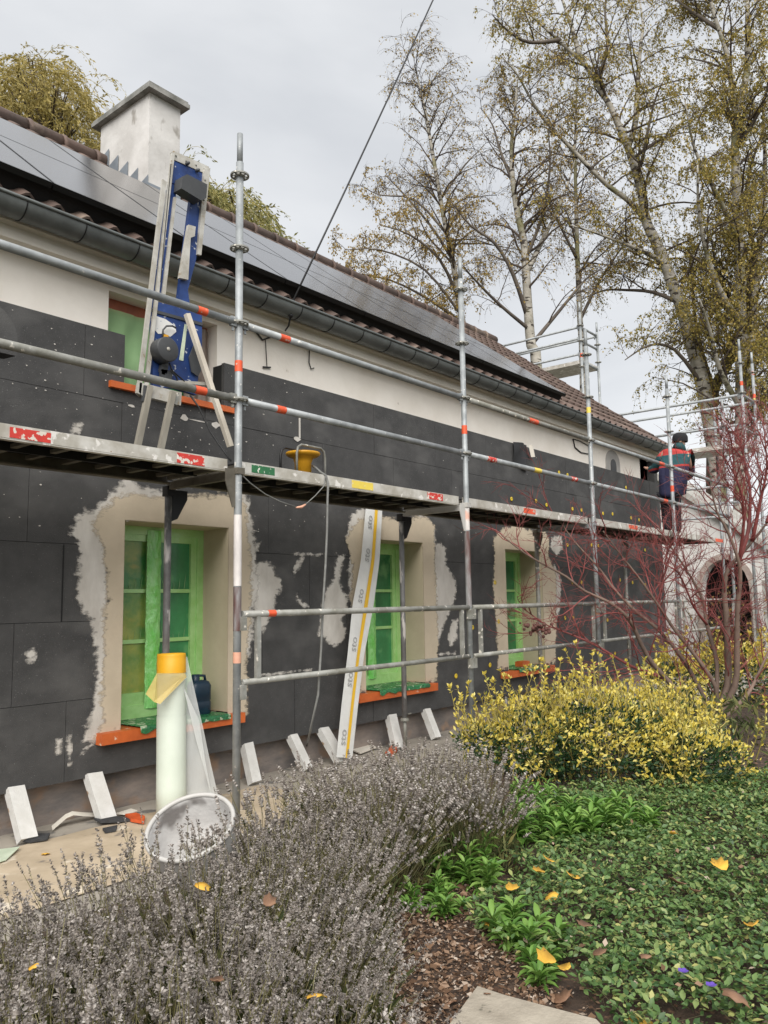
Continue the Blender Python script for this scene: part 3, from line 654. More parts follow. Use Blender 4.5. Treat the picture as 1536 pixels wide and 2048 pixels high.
# tile thickness at the eave, dark batten space, verge edge, rear slope
vs2 = []
for x, p in zip(xs, prf): vs2 += [roofpt(x, -.03, .034+p), roofpt(x, -.03, .018+p)]
b.add(vs2, [(2*i, 2*i+1, 2*i+3, 2*i+2) for i in range(nx-1)], 0, False)
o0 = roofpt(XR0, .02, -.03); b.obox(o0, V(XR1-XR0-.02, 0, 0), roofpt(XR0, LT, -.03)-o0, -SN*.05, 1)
b.obox(V(XR1-.06, RY, RZ-.08), V(XR0-XR1+.06, 0, 0), V(0, 3.6, -3.6*SL), V(0, .03, .07), 0)
b.obox(roofpt(XR1-.02, -.02, -.03), V(.05, 0, 0), roofpt(0, LT, 0)-roofpt(0, 0, 0), SN*.07, 0)
roof = part('roof', b, ['tile', 'black'], house)
b = MB(); x = XR0; rr = random.Random(9)
while x < XR1:
    z = RZ+.035+rr.uniform(-.006, .006); b.tube([V(x, RY, z-.012), V(x+.05, RY, z), V(x+.055, RY, z), V(x+.43, RY, z)], [.112, .112, .096, .094], 12, 0); x += .40
part('ridge_tiles', b, 'tile', roof)
# chimney
cx0, cx1, cy0, cy1 = 1.55, 1.96, 3.40, 4.40
b = MB(); n = 7
b.box(cx0, cx1, cy0, cy1, 3.3, 4.90)
ch = part('chimney', b, 'chim', roof)
b = MB(); b.prism([V(cx0-.07, cy0-.09, 4.90), V(cx1+.07, cy0-.09, 4.90), V(cx1+.07, cy1+.10, 4.90), V(cx0-.07, cy1+.10, 4.90)], V(0, 0, .05)); b.prism([V(cx0-.055, cy0-.075, 4.951), V(cx1+.055, cy0-.075, 4.951), V(cx1+.055, cy1+.085, 4.951), V(cx0-.055, cy1+.085, 4.951)], V(0, 0, .03))
part('chimney_cap', b, 'chimcap', ch)
b = MB()
rz = lambda y: EZ+SL*(y-EY)
for k in range(5):
    y0 = cy0-.01+k*.2; y1 = y0+.205
    b.prism([V(cx0-.004-.002*k, y0, rz(y0)-.1), V(cx0-.004-.002*k, y1, rz(y1)-.1), V(cx0-.004-.002*k, y1, rz(y1)+.03), V(cx0-.004-.002*k, y0, rz(y1)+.10)], V(-.004, 0, 0))
b.box(cx0-.01, cx1+.01, cy0-.012, cy0-.004, 3.3, rz(cy0)+.16)
part('flashing', b, 'lead', ch)
# solar panels
PH = .123; PL0 = .045; RL = 1.33; PW = 1.01
b0 = MB()
b0.obox(V(.006, 0, 0), V(PW-.012, 0, 0), V(0, (RL-.012)*CA, (RL-.012)*SA), SN*.038, 1)
g0 = V(.018, .012*CA, .012*SA)+SN*.0385; b0.add([g0, g0+V(PW-.036, 0, 0), g0+V(PW-.036, (RL-.036)*CA, (RL-.036)*SA), g0+V(0, (RL-.036)*CA, (RL-.036)*SA)], [(0, 1, 2, 3)], 0)
pm = None
for row in range(2):
    for k in range(10):
        if pm is None:
            pm = make_mesh('solar_panel', b0, ['panel', 'pvframe'], V(0, 0, 0))
        o = bpy.data.objects.new('solar_panel', pm); COL.objects.link(o); o.parent = house
        p = roofpt(-3.88+k*PW, PL0+row*RL, PH)-BASE[house]; o.location = tuple(p); BASE[o] = BASE[house]
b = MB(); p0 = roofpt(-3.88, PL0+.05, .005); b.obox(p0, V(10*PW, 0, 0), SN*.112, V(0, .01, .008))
part('panel_gap_shade', b, 'black', house)  # black strip added so the gap below the panels looks fully shaded
# yellow insulation anchors on the far boards
am = MB()
am.lathe(V(0, 0, 0), V(0, -1, 0), [(.026, 0), (.026, .004), (.008, .0045), (.008, .002), (.001, .002)], 12)
ame = make_mesh('insulation_anchor', am, ['anchor'], V(0, 0, 0))
for a, c in [(1023, 998), (1072, 1002), (1093, 1010), (1145, 1018), (1163, 1020), (1206, 1027), (1225, 1028), (1262, 1036), (1278, 1040), (1118, 945), (1135, 950), (1252, 975), (912, 1352), (980, 1330), (945, 1255), (990, 1165), (997, 1243), (1145, 1165), (1163, 1165), (1130, 1236), (1146, 1236), (1135, 1090), (1183, 1090), (1197, 1092), (1290, 1100), (1162, 1315), (1230, 1307), (1263, 1231), (1190, 1165), (1240, 1160), (1265, 1165), (1215, 1240), (1290, 1170)]:
    p = onY(a, c, YI-.004)-BASE[house]; o = bpy.data.objects.new('insulation_anchor', ame); COL.objects.link(o); o.parent = house; o.location = tuple(p); BASE[o] = BASE[house]

# ================================================================ SCAFFOLD
DZ = .118
scaf = thing('scaffold', 'long galvanised tube scaffold with one walkway in front of the dark house wall', 'scaffold', (3.9, .35, GZ))
gsc = thing('scaffold', 'taller scaffold round the far gable end with bare rails above the roof', 'scaffold', (10.7, 1.2, GZ))
def ros_mesh():
    b = MB(); n = 24
    for z, up in ((-.005, 0), (.005, 1)):
        pass
    ring = lambda r, z: [V(r*math.cos(2*math.pi*j/n), r*math.sin(2*math.pi*j/n), z) for j in range(n)]
    vs = ring(.062, -.005)+ring(.062, .005)+ring(.050, .005)+ring(.050, -.005); f = []
    for a in range(4):
        for j in range(n): f.append((a*n+j, a*n+(j+1) % n, ((a+1) % 4)*n+(j+1) % n, ((a+1) % 4)*n+j))
    b.add(vs, f, 0)
    b.lathe(V(0, 0, -.014), V(0, 0, 1), [(.0243, 0), (.034, .002), (.034, .026), (.0243, .028)], 16)
    for j in range(8):
        t = 2*math.pi*j/8+.2; d = V(math.cos(t), math.sin(t), 0); b.beam(d*.03, d*.053, .012, .009)
    return make_mesh('rosette', b, ['galv_dirty'], V(0, 0, 0))
ROS = ros_mesh()
def inst(me, name, parent, p):
    o = bpy.data.objects.new(name, me); COL.objects.link(o); o.parent = parent; o.location = tuple(np.asarray(p)-BASE[parent]); BASE[o] = BASE[parent]; return o
def band(parent, a, b_, r, m='tape_orange'):
    mb = MB(); mb.tube([a, b_], r, 14, 0, False); return part('tape_band', mb, m, parent)
def standard(root, X, Y, z0, z1, rz_=(), m='galv', splash=None, spig=True):
    b = MB(); zt = z1-.2 if spig else z1
    if splash: b.tube([V(X, Y, z0), V(X, Y, splash)], .0242, 14, 1); b.tube([V(X, Y, splash+.0005), V(X, Y, zt)], .0242, 14, 0)
    else: b.tube([V(X, Y, z0), V(X, Y, zt)], .0242, 14, 0)
    if spig: b.tube([V(X, Y, zt), V(X, Y, z1)], .0192, 14, 0)
    b.lathe(V(X, Y, z0-.01), V(0, 0, 1), [(.06, 0), (.06, .008), (.03, .01)], 12)
    o = part('standard', b, [m, 'galv_splash'], root)
    for z in rz_: inst(ROS, 'rosette', o, V(X, Y, z))
    return o
def rail(root, a, b_, r=.0242, m='galv', heads=True, name='guard_rail', mid=None):
    a = np.asarray(a, float); b_ = np.asarray(b_, float); d = unit(b_-a); b = MB()
    if mid is None: b.tube([a+d*.05, b_-d*.05], r, 14)
    else:
        b.tube([a+d*.05, a+(b_-a)*mid], r, 14, 0); b.tube([a+(b_-a)*mid, b_-d*.05], r, 14, 1)
    if heads:
        for p, s in ((a, 1), (b_, -1)):
            q = p+d*s*.028; b.beam(q-d*s*.004, q+d*s*.042, .026, .062); b.beam(q+d*s*.022+V(0, 0, .02), q+d*s*.022+V(0, 0, -.06), .008, .016, d)
    return part(name, b, [m, 'galv_dirty'], root)
PX = [-2.57, 0, 2.57, 5.14, 7.71, 10.28]
tops = [2.3, 2.29, 2.30, 2.30, 2.31, 2.45]
posts = []
for i, X in enumerate(PX):
    posts.append(standard(scaf, X, 0, GZ+.01, tops[i], (.5, 1., 1.5, 2.0) if i < 5 else (.5, 1, 1.5, 2.), splash=None))
def vb(i, y0, y1, m):     # painted bands on the standards
    X = PX[i]; x_ = proj_x(X)
    a = onY(x_, y0, 0)[2]; c = onY(x_, y1, 0)[2]; band(posts[i], V(X, 0, c), V(X, 0, a), .0252, m)
def proj_x(X):
    d = V(X, 0, .4)-CAM; return 768+FPX*(d@RT)/(d@FW)
vb(1, 722, 744, 'tape_orange'); vb(1, 1304, 1326, 'tape_pink'); vb(2, 852, 869, 'tape_orange'); vb(3, 818, 829, 'tape_yellow'); vb(4, 972, 984, 'tape_orange')
vb(3, 1213, 1230, 'tape_pink')
MT['paint_white'] = mat('white paint splash', (.66, .62, .59), .6, 0, (.36, .34, .335), 5, stretch=(1, 1, .35), spots=((.62, .36, .28), 6, .62, .06), ramp=(.3, .5))
MT['paint_brown'] = mat('brown primer rub', (.30, .31, .31), .6, .1, (.11, .055, .048), 6, stretch=(1.5, 1.5, .3), ramp=(.42, .60))
vb(1, 1030, 1172, 'paint_white'); vb(1, 1174, 1262, 'paint_brown'); vb(2, 1006, 1060, 'paint_white'); vb(2, 1062, 1215, 'paint_brown')
for i in range(5):
    for z in (.5, 1.0):
        m = 'galv_dirty' if (i == 0 and z == .5) or (i == 2 and z == 1.0) else 'galv'
        o = rail(scaf, V(PX[i], 0, z), V(PX[i+1], 0, z), m=m)
        for (bi, bz, a, c, mm) in [(0, 1.0, 393, 412, 'tape_orange'), (0, .5, 388, 410, 'tape_orange'), (1, 1.0, 558, 577, 'tape_orange'), (1, .5, 551, 569, 'tape_orange'), (2, 1.0, 1056, 1074, 'tape_orange'), (2, .5, 972, 990, 'tape_red'), (2, .5, 1066, 1080, 'tape_yellow'), (3, 1.0, 1316, 1326, 'tape_orange'), (3, .5, 1325, 1333, 'tape_orange'), (4, 1.0, 1447, 1453, 'tape_red'), (2, .5, 1140, 1152, 'tape_red')]:
            if bi == i and bz == z:
                def xat(p):
                    lo, hi = -3., 11.
                    for _ in range(40):
                        md = (lo+hi)/2; d = V(md, 0, z)-CAM
                        if 768+FPX*(d@RT)/(d@FW) < p: lo = md
                        else: hi = md
                    return lo
                band(o, V(xat(a), 0, z), V(xat(c), 0, z), .0254, mm)
# lower guard frames
for i in range(1, 5):
    xa, xb = PX[i]+.03, PX[i+1]-.03; b = MB(); zt, zb = -.85, -1.265
    b.tube([V(xa, -.01, zt), V(xb, -.01, zt)], .021, 12); b.tube([V(xa, -.01, zb), V(xb, -.01, zb)], .019, 12)
    for xx in (xa+.13, xb-.10): b.box(xx-.016, xx+.016, -.022, .006, zb, zt)
    for xx in (xa-.008, xb+.008):
        for z in (zt-.05, zb-.05): b.box(xx-.018, xx+.018, -.045, .0, z-.05, z+.035)
    o = part('guard_frame', b, 'galv_dirty', scaf)
    if i == 1: band(o, V(.235, -.01, zt), V(.30, -.01, zt), .0222)
# walkway decks
for i in range(5):
    xa, xb = PX[i]+.045, PX[i+1]-.045; b = MB()
    if i == 4: xb = PX[5]-.35
    b.box(xa, xb, .05, .075, .048, DZ, 0); b.box(xa, xb, .052, .09, .04, .052, 0)
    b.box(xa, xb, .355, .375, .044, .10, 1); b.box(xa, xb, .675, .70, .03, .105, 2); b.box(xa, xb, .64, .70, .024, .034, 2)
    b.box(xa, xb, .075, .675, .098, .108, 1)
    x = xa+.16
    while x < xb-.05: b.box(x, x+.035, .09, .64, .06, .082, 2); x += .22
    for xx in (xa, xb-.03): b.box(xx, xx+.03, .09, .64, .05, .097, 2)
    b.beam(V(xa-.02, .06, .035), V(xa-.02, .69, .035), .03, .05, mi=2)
    o = part('walkway_deck', b, ['deckalu', 'black', 'deckunder'], scaf)
    def lab(px0, px1, m, z0=.058, z1=.108):
        p0 = onY(px0, 980, .05)[0]; p1 = onY(px1, 980, .05)[0]; mb = MB(); mb.box(p0, p1, .0475, .0498, z0, z1); part('deck_label', mb, m, o)
    if i == 0: lab(15, 98, 'tape_red', .052, .105); lab(353, 408, 'tape_red', .05, .11)
    if i == 1: lab(503, 549, 'tape_green'); lab(704, 746, 'tape_yellow', .055, .112); lab(855, 885, 'tape_red', .055, .112)
    if i == 2: lab(1046, 1069, 'tape_orange')
    if i == 3: lab(1254, 1271, 'tape_orange')
    if i == 4: lab(1425, 1440, 'tape_orange')
# inner posts with plate brackets under the deck
for i, X in enumerate(PX[:5]):
    Y = .73; b = MB(); zb = -1.84 if i > 1 else -1.92
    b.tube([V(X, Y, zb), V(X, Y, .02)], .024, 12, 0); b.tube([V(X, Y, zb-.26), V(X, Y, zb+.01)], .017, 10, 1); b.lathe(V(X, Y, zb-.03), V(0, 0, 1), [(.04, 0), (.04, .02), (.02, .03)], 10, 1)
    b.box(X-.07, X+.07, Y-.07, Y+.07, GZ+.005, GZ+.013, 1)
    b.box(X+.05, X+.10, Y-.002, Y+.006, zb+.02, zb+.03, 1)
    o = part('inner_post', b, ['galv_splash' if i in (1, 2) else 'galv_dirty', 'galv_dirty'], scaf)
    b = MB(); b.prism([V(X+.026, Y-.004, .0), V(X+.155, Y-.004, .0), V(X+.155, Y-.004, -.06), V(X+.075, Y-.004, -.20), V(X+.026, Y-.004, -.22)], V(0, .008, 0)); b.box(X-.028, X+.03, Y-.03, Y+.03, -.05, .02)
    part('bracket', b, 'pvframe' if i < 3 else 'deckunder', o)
for i in (1, 2, 3):
    X = PX[i]; b = MB(); m = ['deckunder', 'deckunder', 'bucket_rim', 'galv'][i]
    b.prism([V(X-.10, -.004, .05), V(X-.022, -.004, .05), V(X-.022, -.004, -.19), V(X-.045, -.004, -.19), V(X-.10, -.004, -.03)], V(0, .008, 0)); b.box(X-.03, X+.03, -.03, .03, .02, .06); b.beam(V(X, .0, .02), V(X, .72, .02), .035, .05)
    part('bracket', b, m, scaf)
# gable scaffold
GX0, GX1 = 10.28, 11.01
s6 = standard(gsc, GX0, -.32, GZ+.01, 3.4, (1.5, 2, 2.5, 3.0)); s7 = standard(gsc, GX1, -.32, GZ+.01, 3.35, (2, 2.5, 3.0))
s8 = standard(gsc, GX0, 2.45, GZ+.01, 4.75, (3.5, 4.0, 4.3)); s9 = standard(gsc, GX1, 2.45, GZ+.01, 4.55, (3.75, 4.1))
s10 = standard(gsc, GX1, .35, GZ+.01, 2.45, (1.5, 2.0), spig=True)
for s_, X, zs in ((s6, GX0, [(2.62, 'tape_orange')]), (s7, GX1, [(2.95, 'tape_red'), (2.55, 'tape_orange'), (2.47, 'tape_yellow')])):
    for z, m in zs: band(s_, V(X, -.32, z), V(X, -.32, z+.07), .0254, m)
band(s8, V(GX0, 2.45, 3.68), V(GX0, 2.45, 3.76), .0254)
for (z, X, ya, yb) in [(2.47, GX0, -.32, 5.2), (2.48, GX1, -.32, 5.2), (4.27, GX0, 2.45, 6.), (4.27, GX1, 2.45, 6.), (4.05, GX0, 2.45, 6.), (3.75, GX0, 2.45, 6.)]:
    rail(gsc, V(X, ya, z), V(X, yb, z), .022)
o = rail(gsc, V(GX0, -.32, onX(1481, 849, GX0)[2]), V(GX0, 2.2, onX(1481, 849, GX0)[2]), .022)
for z in (1.0, .80, .5): rail(gsc, V(GX0 if z != .8 else GX1, 0, z), V(GX0 if z != .8 else GX1, 2.4, z), .022)
for (Y, z) in [(-.32, 2.47), (2.45, 4.27), (2.45, 4.0), (2.45, 3.6), (-.32, 1.9)]: rail(gsc, V(GX0, Y, z), V(GX1, Y, z), .022, name='transom')
zd = onX(1484, 884, GX0)[2]
b = MB(); b.box(GX0+.02, GX0+.34, -.35, 2.2, zd-.07, zd); b.box(GX0+.36, GX1-.03, -.35, 2.2, zd-.07, zd); part('walkway_deck', b, 'deckalu', gsc)
b = MB(); b.box(GX0+.04, GX1-.02, 2.45, 5.2, 3.58, 3.65); part('walkway_deck', b, 'deckalu', gsc)

# ================================================================ HOT WIRE FOAM CUTTER on the deck
YC = .33
cut = thing('foam_cutter', 'blue hot wire foam cutter with pale rails standing upright on the scaffold walkway', 'foam cutter', (-.3, YC, DZ))
def plate(name, pts, m, y0=0., t=.03, parent=cut):
    b = MB(); b.prism([onY(a, c, YC)+V(0, y0, 0) for a, c in pts], V(0, t, 0)); return part(name, b, m, parent)
b = MB()
for pts in ([(346, 318), (408, 342), (404, 388), (345, 366)], [(341, 366), (354, 372), (326, 600), (306, 600)], [(384, 380), (404, 388), (392, 520), (376, 580), (380, 610), (356, 604)], [(304, 600), (404, 628), (404, 700), (392, 790), (350, 776), (306, 776)]):
    b.prism([onY(a, c, YC) for a, c in pts], V(0, .03, 0))
bd = part('backing_board', b, 'blue', cut)
plate('top_plate', [(346, 302), (417, 334), (415, 350), (347, 320)], 'alu', -.006, .04)
plate('side_rail', [(341, 308), (347, 306), (291, 800), (284, 797)], 'alu', -.018, .016)
plate('side_rail', [(322, 360), (330, 366), (278, 790), (270, 787)], 'alu', -.02, .014)
plate('side_rail', [(405, 340), (417, 338), (399, 512), (392, 510)], 'alu', -.02, .02)
plate('side_rail', [(346, 395), (351, 396), (329, 590), (322, 588)], 'alu', -.012, .012)
plate('hot_wire', [(338, 330), (339.2, 330), (318, 566), (316.8, 566)], 'rubber', -.02, .004)
plate('slider', [(372, 452), (386, 456), (384, 475), (376, 478), (371, 562), (354, 558)], 'alu', -.03, .025)
c_ = plate('wire_carriage', [(349, 362), (358, 358), (398, 378), (396, 405), (386, 410), (346, 386)], 'greyplastic', -.09, .085)
b = MB(); mc = onY(337, 698, YC-.10); b.lathe(mc, V(0, 1, 0), [(.001, 0), (.073, 0), (.078, .004), (.078, .09), (.06, .092)], 26); b.lathe(mc-V(0, .003, 0), V(0, 1, 0), [(.001, 0), (.012, 0), (.012, .004)], 12, 1)
part('transformer', b, ['greyplastic', 'alu'], cut)
b = MB(); P = lambda x, y, dy=-.03: onY(x, y, YC+dy)
b.prism([P(325, 722), (P(338, 726)), P(334, 748), P(322, 742)], V(0, .03, 0)); b.prism([P(322, 738), P(346, 742), P(342, 768), P(322, 760)], V(0, .02, 0))
b.tube([P(325, 676), P(326, 660), P(333, 652), P(345, 652), P(352, 656)], .006, 6); b.tube([P(340, 740), P(352, 752), P(356, 764)], .006, 6)
part('bracket', b, 'greyplastic', cut)
for kn in ([P(327, 668), P(337, 670), P(337, 677), P(326, 675)], [P(324, 738), P(332, 740), P(330, 750), P(323, 748)]):
    b = MB(); b.prism(kn, V(0, .01, 0)); part('knob', b, 'reel', cut)
plate('sticker', [(311, 632), (330, 638), (350, 652), (352, 664), (340, 674), (328, 667), (316, 668), (309, 660)], 'sticker', -.003, .002)
plate('slot', [(369, 648), (374, 650), (366, 722), (358, 720)], 'ltgreen', -.003, .002)
plate('torn_film', [(385, 690), (394, 700), (400, 740), (392, 754), (380, 745), (375, 715)], 'greyplastic', -.02, .01)
plate('base_bar', [(276, 766), (360, 786), (358, 812), (344, 808), (280, 792), (274, 785)], 'alu', -.02, .04)
b = MB(); a = onY(300, 772, YC-.03); e = onY(272, 893, YC-.03); e[2] = DZ; b.beam(a, e, .035, .03, (0, 1, 0)); part('leg', b, 'greywood', cut)
b = MB(); a = onY(346, 784, YC-.03); e = onY(318, 896, YC-.03); e[2] = DZ; b.beam(a, e, .035, .03, (0, 1, 0)); part('leg', b, 'greywood', cut)
b = MB(); a = onY(374, 628, YC-.05); e = onY(461, 893, YC-.16); b.beam(a, e, .034, .03, (0, 1, 0)); part('support_batten', b, 'wood', cut)
b = MB(); b.beam(P(356, 764, -.04), P(412, 768, -.06), .02, .014, (0, 1, 0)); part('cross_bar', b, 'alu', cut)
b = MB(); b.tube([P(380, 790, -.02), P(398, 815, -.04), P(420, 862, -.1), P(440, 892, -.16), P(462, 922, -.26)], .006, 7)
solo('power_lead', b, 'rubber', 'thin black lead hanging from the blue foam cutter to the walkway', 'cable')

for bx, by in [(352, 312), (372, 322), (392, 330), (408, 338), (410, 360), (408, 400)]:
    b = MB(); b.lathe(onY(bx, by, YC-.008 if by < 340 else YC-.022), V(0, -1, 0), [(.006, 0), (.006, .004), (.001, .005)], 8); part('bolt', b, 'galv_dirty', cut)
for bx, by in [(373, 328), (393, 342)]:
    b = MB(); b.lathe(onY(bx, by, YC-.008), V(0, -1, 0), [(.012, 0), (.014, .012), (.008, .03), (.001, .031)], 10); part('clamp_knob', b, 'greyplastic', cut)
b = MB(); b.tube([P(338, 726, -.06), P(345, 742, -.05), P(366, 760, -.05), P(376, 772, -.04)], .005, 6); part('wiring', b, 'rubber', cut)
plate('hinge_strip', [(302, 618), (404, 646), (404, 652), (302, 624)], 'greyplastic', -.008, .007)
plate('leg_clamp', [(283, 772), (300, 776), (296, 808), (280, 804)], 'greyplastic', -.03, .02); plate('leg_clamp', [(340, 786), (352, 788), (348, 812), (338, 808)], 'galv_dirty', -.035, .012)

# ================================================================ CABLE REEL, CABLES
rc = onY(606, 941, .28); rc[2] = DZ
reel = thing('cable_reel', 'yellow cable reel drum in a grey tube frame standing on the walkway', 'cable reel', rc)
b = MB(); b.lathe(rc, V(0, 0, 1), [(.001, .004), (.060, .004), (.062, .118), (.066, .122), (.074, .148), (.108, .160), (.124, .172), (.128, .182), (.124, .190), (.03, .192), (.001, .192)], 30); part('drum', b, 'reel', reel)
b = MB(); b.lathe(rc, V(0, 0, 1), [(.001, .012), (.10, .012), (.10, .03), (.001, .03)], 24); part('cable_winding', b, 'rubber', reel)
for dy in (-.085, .085):
    b = MB(); x0, x1 = rc[0]-.145, rc[0]+.145; y = rc[1]+dy
    b.tube([V(x0, y, DZ+.004), V(x0, y, DZ+.16), V(x0+.012, y, DZ+.205), V(x0+.045, y, DZ+.226), V(x1-.045, y, DZ+.226), V(x1-.012, y, DZ+.205), V(x1, y, DZ+.16), V(x1, y, DZ+.004)], .009, 8)
    part('frame_tube', b, 'galv_dirty' if dy < 0 else 'rubber', reel)
Q = lambda x, y, Y=.035: onY(x, y, Y)
b = MB(); b.tube([rc+V(.03, -.07, .09), Q(632, 936, .1), Q(641, 944, .06), Q(652, 951, .045), Q(656, 968), Q(655, 1000), Q(654, 1060), Q(651, 1130), Q(646, 1210), Q(642, 1300), Q(636, 1390), Q(622, 1455), onZ(612, 1500, GZ+.01)], .0085, 8)
solo('power_cable', b, 'greycable', 'grey cable hanging from the yellow reel down to the ground', 'cable')
b = MB(); b.tube([Q(651, 952, .044), Q(648, 972), Q(630, 992), Q(610, 1010)], .004, 6); b.tube([Q(611, 1009), Q(603, 1014), Q(592, 1015)], [.006, .010, .005], 8, 1); b.tube([Q(593, 1014), Q(560, 1003), Q(530, 988), Q(500, 966), Q(486, 952)], .004, 6)
solo('extension_lead', b, ['greycable', 'tape_pink'], 'thin lead with an orange plug sagging under the walkway', 'cable')

# overhead supply line
a = onY(584, 606, .80); far = dep(866, 0, 9.0); d = far-a
b = MB(); b.tube([a, a+d*.35+V(0, 0, -.02), a+d*.7+V(0, 0, -.02), far, a+d*1.6, a+d*3.2+V(0, 0, .4)], .0085, 8)
line = thing('overhead_line', 'black overhead power line running up from the eaves across the sky', 'overhead line', a)
part('line_cable', b, 'rubber', line)
b = MB(); b.tube([onY(586, 600, .80), onY(583, 618, .82), onY(581, 636, .84)], [.014, .024, .018], 8); b.ball(onY(583, 612, .81), .026); b.ball(onY(581, 630, .83), .022); part('strain_clamp', b, 'rubber', line)
b = MB(); b.tube([onY(581, 634, .84), onY(577, 652, .9), onY(570, 662, .98), onY(563, 664, 1.1)], .008, 6); part('clamp_tail', b, 'rubber', line)

# ================================================================ DARK BOARD OFFCUT + loose membrane
b = MB(); pts = [(-60, 585), (-12, 606), (8, 620), (28, 648), (35, 672), (35, 690), (33, 712), (-2, 704), (-60, 700)]
b.prism([onY(x, y, .12) for x, y in pts], V(-.02, .10, .0)); solo('foam_offcut', b, 'insul', 'dark rounded foam offcut hung behind the rail at the left edge', 'offcut')
b = MB(); b.grid(14, 12, lambda u, v: onY(1026+u*30+3*math.sin(u*5), 884+u*6+v*(44+10*u), .985)+V(0, -.03*math.sin(u*3.1)-.015*math.sin(v*4+u*6), 0))
solo('membrane_flap', b, 'rubber', 'small black membrane flap hanging over the top edge of the insulation', 'membrane')
b = MB(); b.grid(6, 8, lambda u, v: onY(1057+u*8+v*5, 890+v*24, .94)+V(0, .01*math.sin(u*6), 0)); solo('film_scrap', b, 'paper', 'white scrap of film dangling beside the black membrane flap', 'scrap')

# ================================================================ THINGS LEANING ON THE WALL
# roll of glass fibre mesh
rt = onY(343, 1306, .62); rb = V(rt[0]-.02, .57, GZ); ax = rt-rb; L_ = np.linalg.norm(ax)
roll = thing('mesh_roll', 'upright roll of pale glass fibre mesh with a yellow top band before the window', 'mesh roll', rb)
b = MB(); b.lathe(rb, ax, [(.001, .0), (.093, .0), (.094, .2), (.093, L_*.62)], 34); part('roll', b, 'mesh_roll', roll)
b = MB(); b.lathe(rb, ax, [(.0905, L_*.62), (.091, L_*.8), (.090, L_-.12)], 34); part('roll', b, 'mesh_roll', roll)
b = MB(); b.lathe(rb, ax, [(.0935, L_-.13), (.093, L_-.05), (.0918, L_-.048), (.0925, L_-.02), (.090, L_-.003), (.06, L_), (.04, L_-.002), (.035, L_-.05)], 34); part('yellow_band', b, 'mesh_yellow', roll)
S = lambda x, y, Y: onY(x, y, Y)
b = MB()
def flap(u, v):
    e0 = S(368, 1312, .55); 
    l = S(368-6*v, 1320+v*275, .57); r = S(374+v*64, 1312+v*290, .55-.10*v)
    return l+(r-l)*u+V(0, -.03*math.sin(u*3.1)*v+.012*mnoise.noise(Vector((u*4, v*5, 1))), 0)
b.grid(14, 26, flap); part('loose_sheet', b, 'sheer', roll)
b = MB(); b.prism([S(x, y, Y) for x, y, Y in [(314, 1346, .475), (370, 1346, .50), (373, 1354, .50), (320, 1408, .47), (308, 1404, .49), (291, 1388, .52)]], V(0, -.0015, 0)); part('folded_edge', b, 'sheer_y', roll)
b = MB(); b.prism([S(366, 1372, .53), S(392, 1480, .5), S(425, 1600, .46), S(410, 1520, .48), S(398, 1440, .5)], V(0, -.002, 0)); part('sheet_fold', b, 'sheer', roll)

# leaning mesh strip with printed letters
def strip_pt(u, v):     # u across 0..1, v down 0..1
    ks = [(0, 732, 765, 1010), (.30, 722, 759, 1120), (.44, 705, 747, 1210), (.66, 695, 728, 1310), (.85, 683, 716, 1410), (1.04, 672, 704, 1520)]
    for i in range(len(ks)-1):
        if ks[i][0] <= v <= ks[i+1][0]:
            t = (v-ks[i][0])/(ks[i+1][0]-ks[i][0]); t2 = t
            x0 = ks[i][1]+(ks[i+1][1]-ks[i][1])*t2; x1 = ks[i][2]+(ks[i+1][2]-ks[i][2])*t2; y = ks[i][3]+(ks[i+1][3]-ks[i][3])*t2
            return onY(x0+(x1-x0)*u, y+u*2, .955-.20*v)
strip = thing('mesh_strip', 'long white mesh strip with a yellow stripe leaning on the dark wall', 'mesh strip', strip_pt(.5, 1.03))
b = MB(); b.grid(9, 44, lambda u, v: strip_pt(u, v*1.03)+V(0, -.004*math.sin(u*3.14), 0), 0); g2 = MB()
g2.grid(3, 44, lambda u, v: strip_pt(.52+u*.17, v*1.03)+V(0, -.0095, 0), 0)
part('strip_body', b, 'strip', strip); part('yellow_stripe', g2, 'strip_y', strip)
for v0 in (.09, .27, .41, .61, .75, .96):
    cu = bpy.data.curves.new('print', 'FONT'); cu.body = 'sto'; cu.size = .105; cu.extrude = .0008; cu.align_x = 'CENTER'; cu.align_y = 'CENTER'
    tmp = bpy.data.objects.new('print', cu); COL.objects.link(tmp); dg = bpy.context.evaluated_depsgraph_get()
    me = bpy.data.meshes.new_from_object(tmp.evaluated_get(dg)); bpy.data.objects.remove(tmp)
    pc = strip_pt(.27, v0)+V(0, -.0095, 0); dn = unit(strip_pt(.27, min(v0+.05, 1.03))-strip_pt(.27, v0-.03)); ac = unit(strip_pt(.5, v0)-strip_pt(.1, v0))
    xx = -dn; nn = unit(np.cross(xx, -ac)); yy = np.cross(nn, xx)
    me.transform(Matrix(((xx[0], yy[0], nn[0], pc[0]-BASE[strip][0]), (xx[1], yy[1], nn[1], pc[1]-BASE[strip][1]), (xx[2], yy[2], nn[2], pc[2]-BASE[strip][2]), (0, 0, 0, 1))))
    me.materials.clear(); me.materials.append(MT['print_grey']); o = bpy.data.objects.new('printed_lettering', me); COL.objects.link(o); o.parent = strip; BASE[o] = BASE[strip]

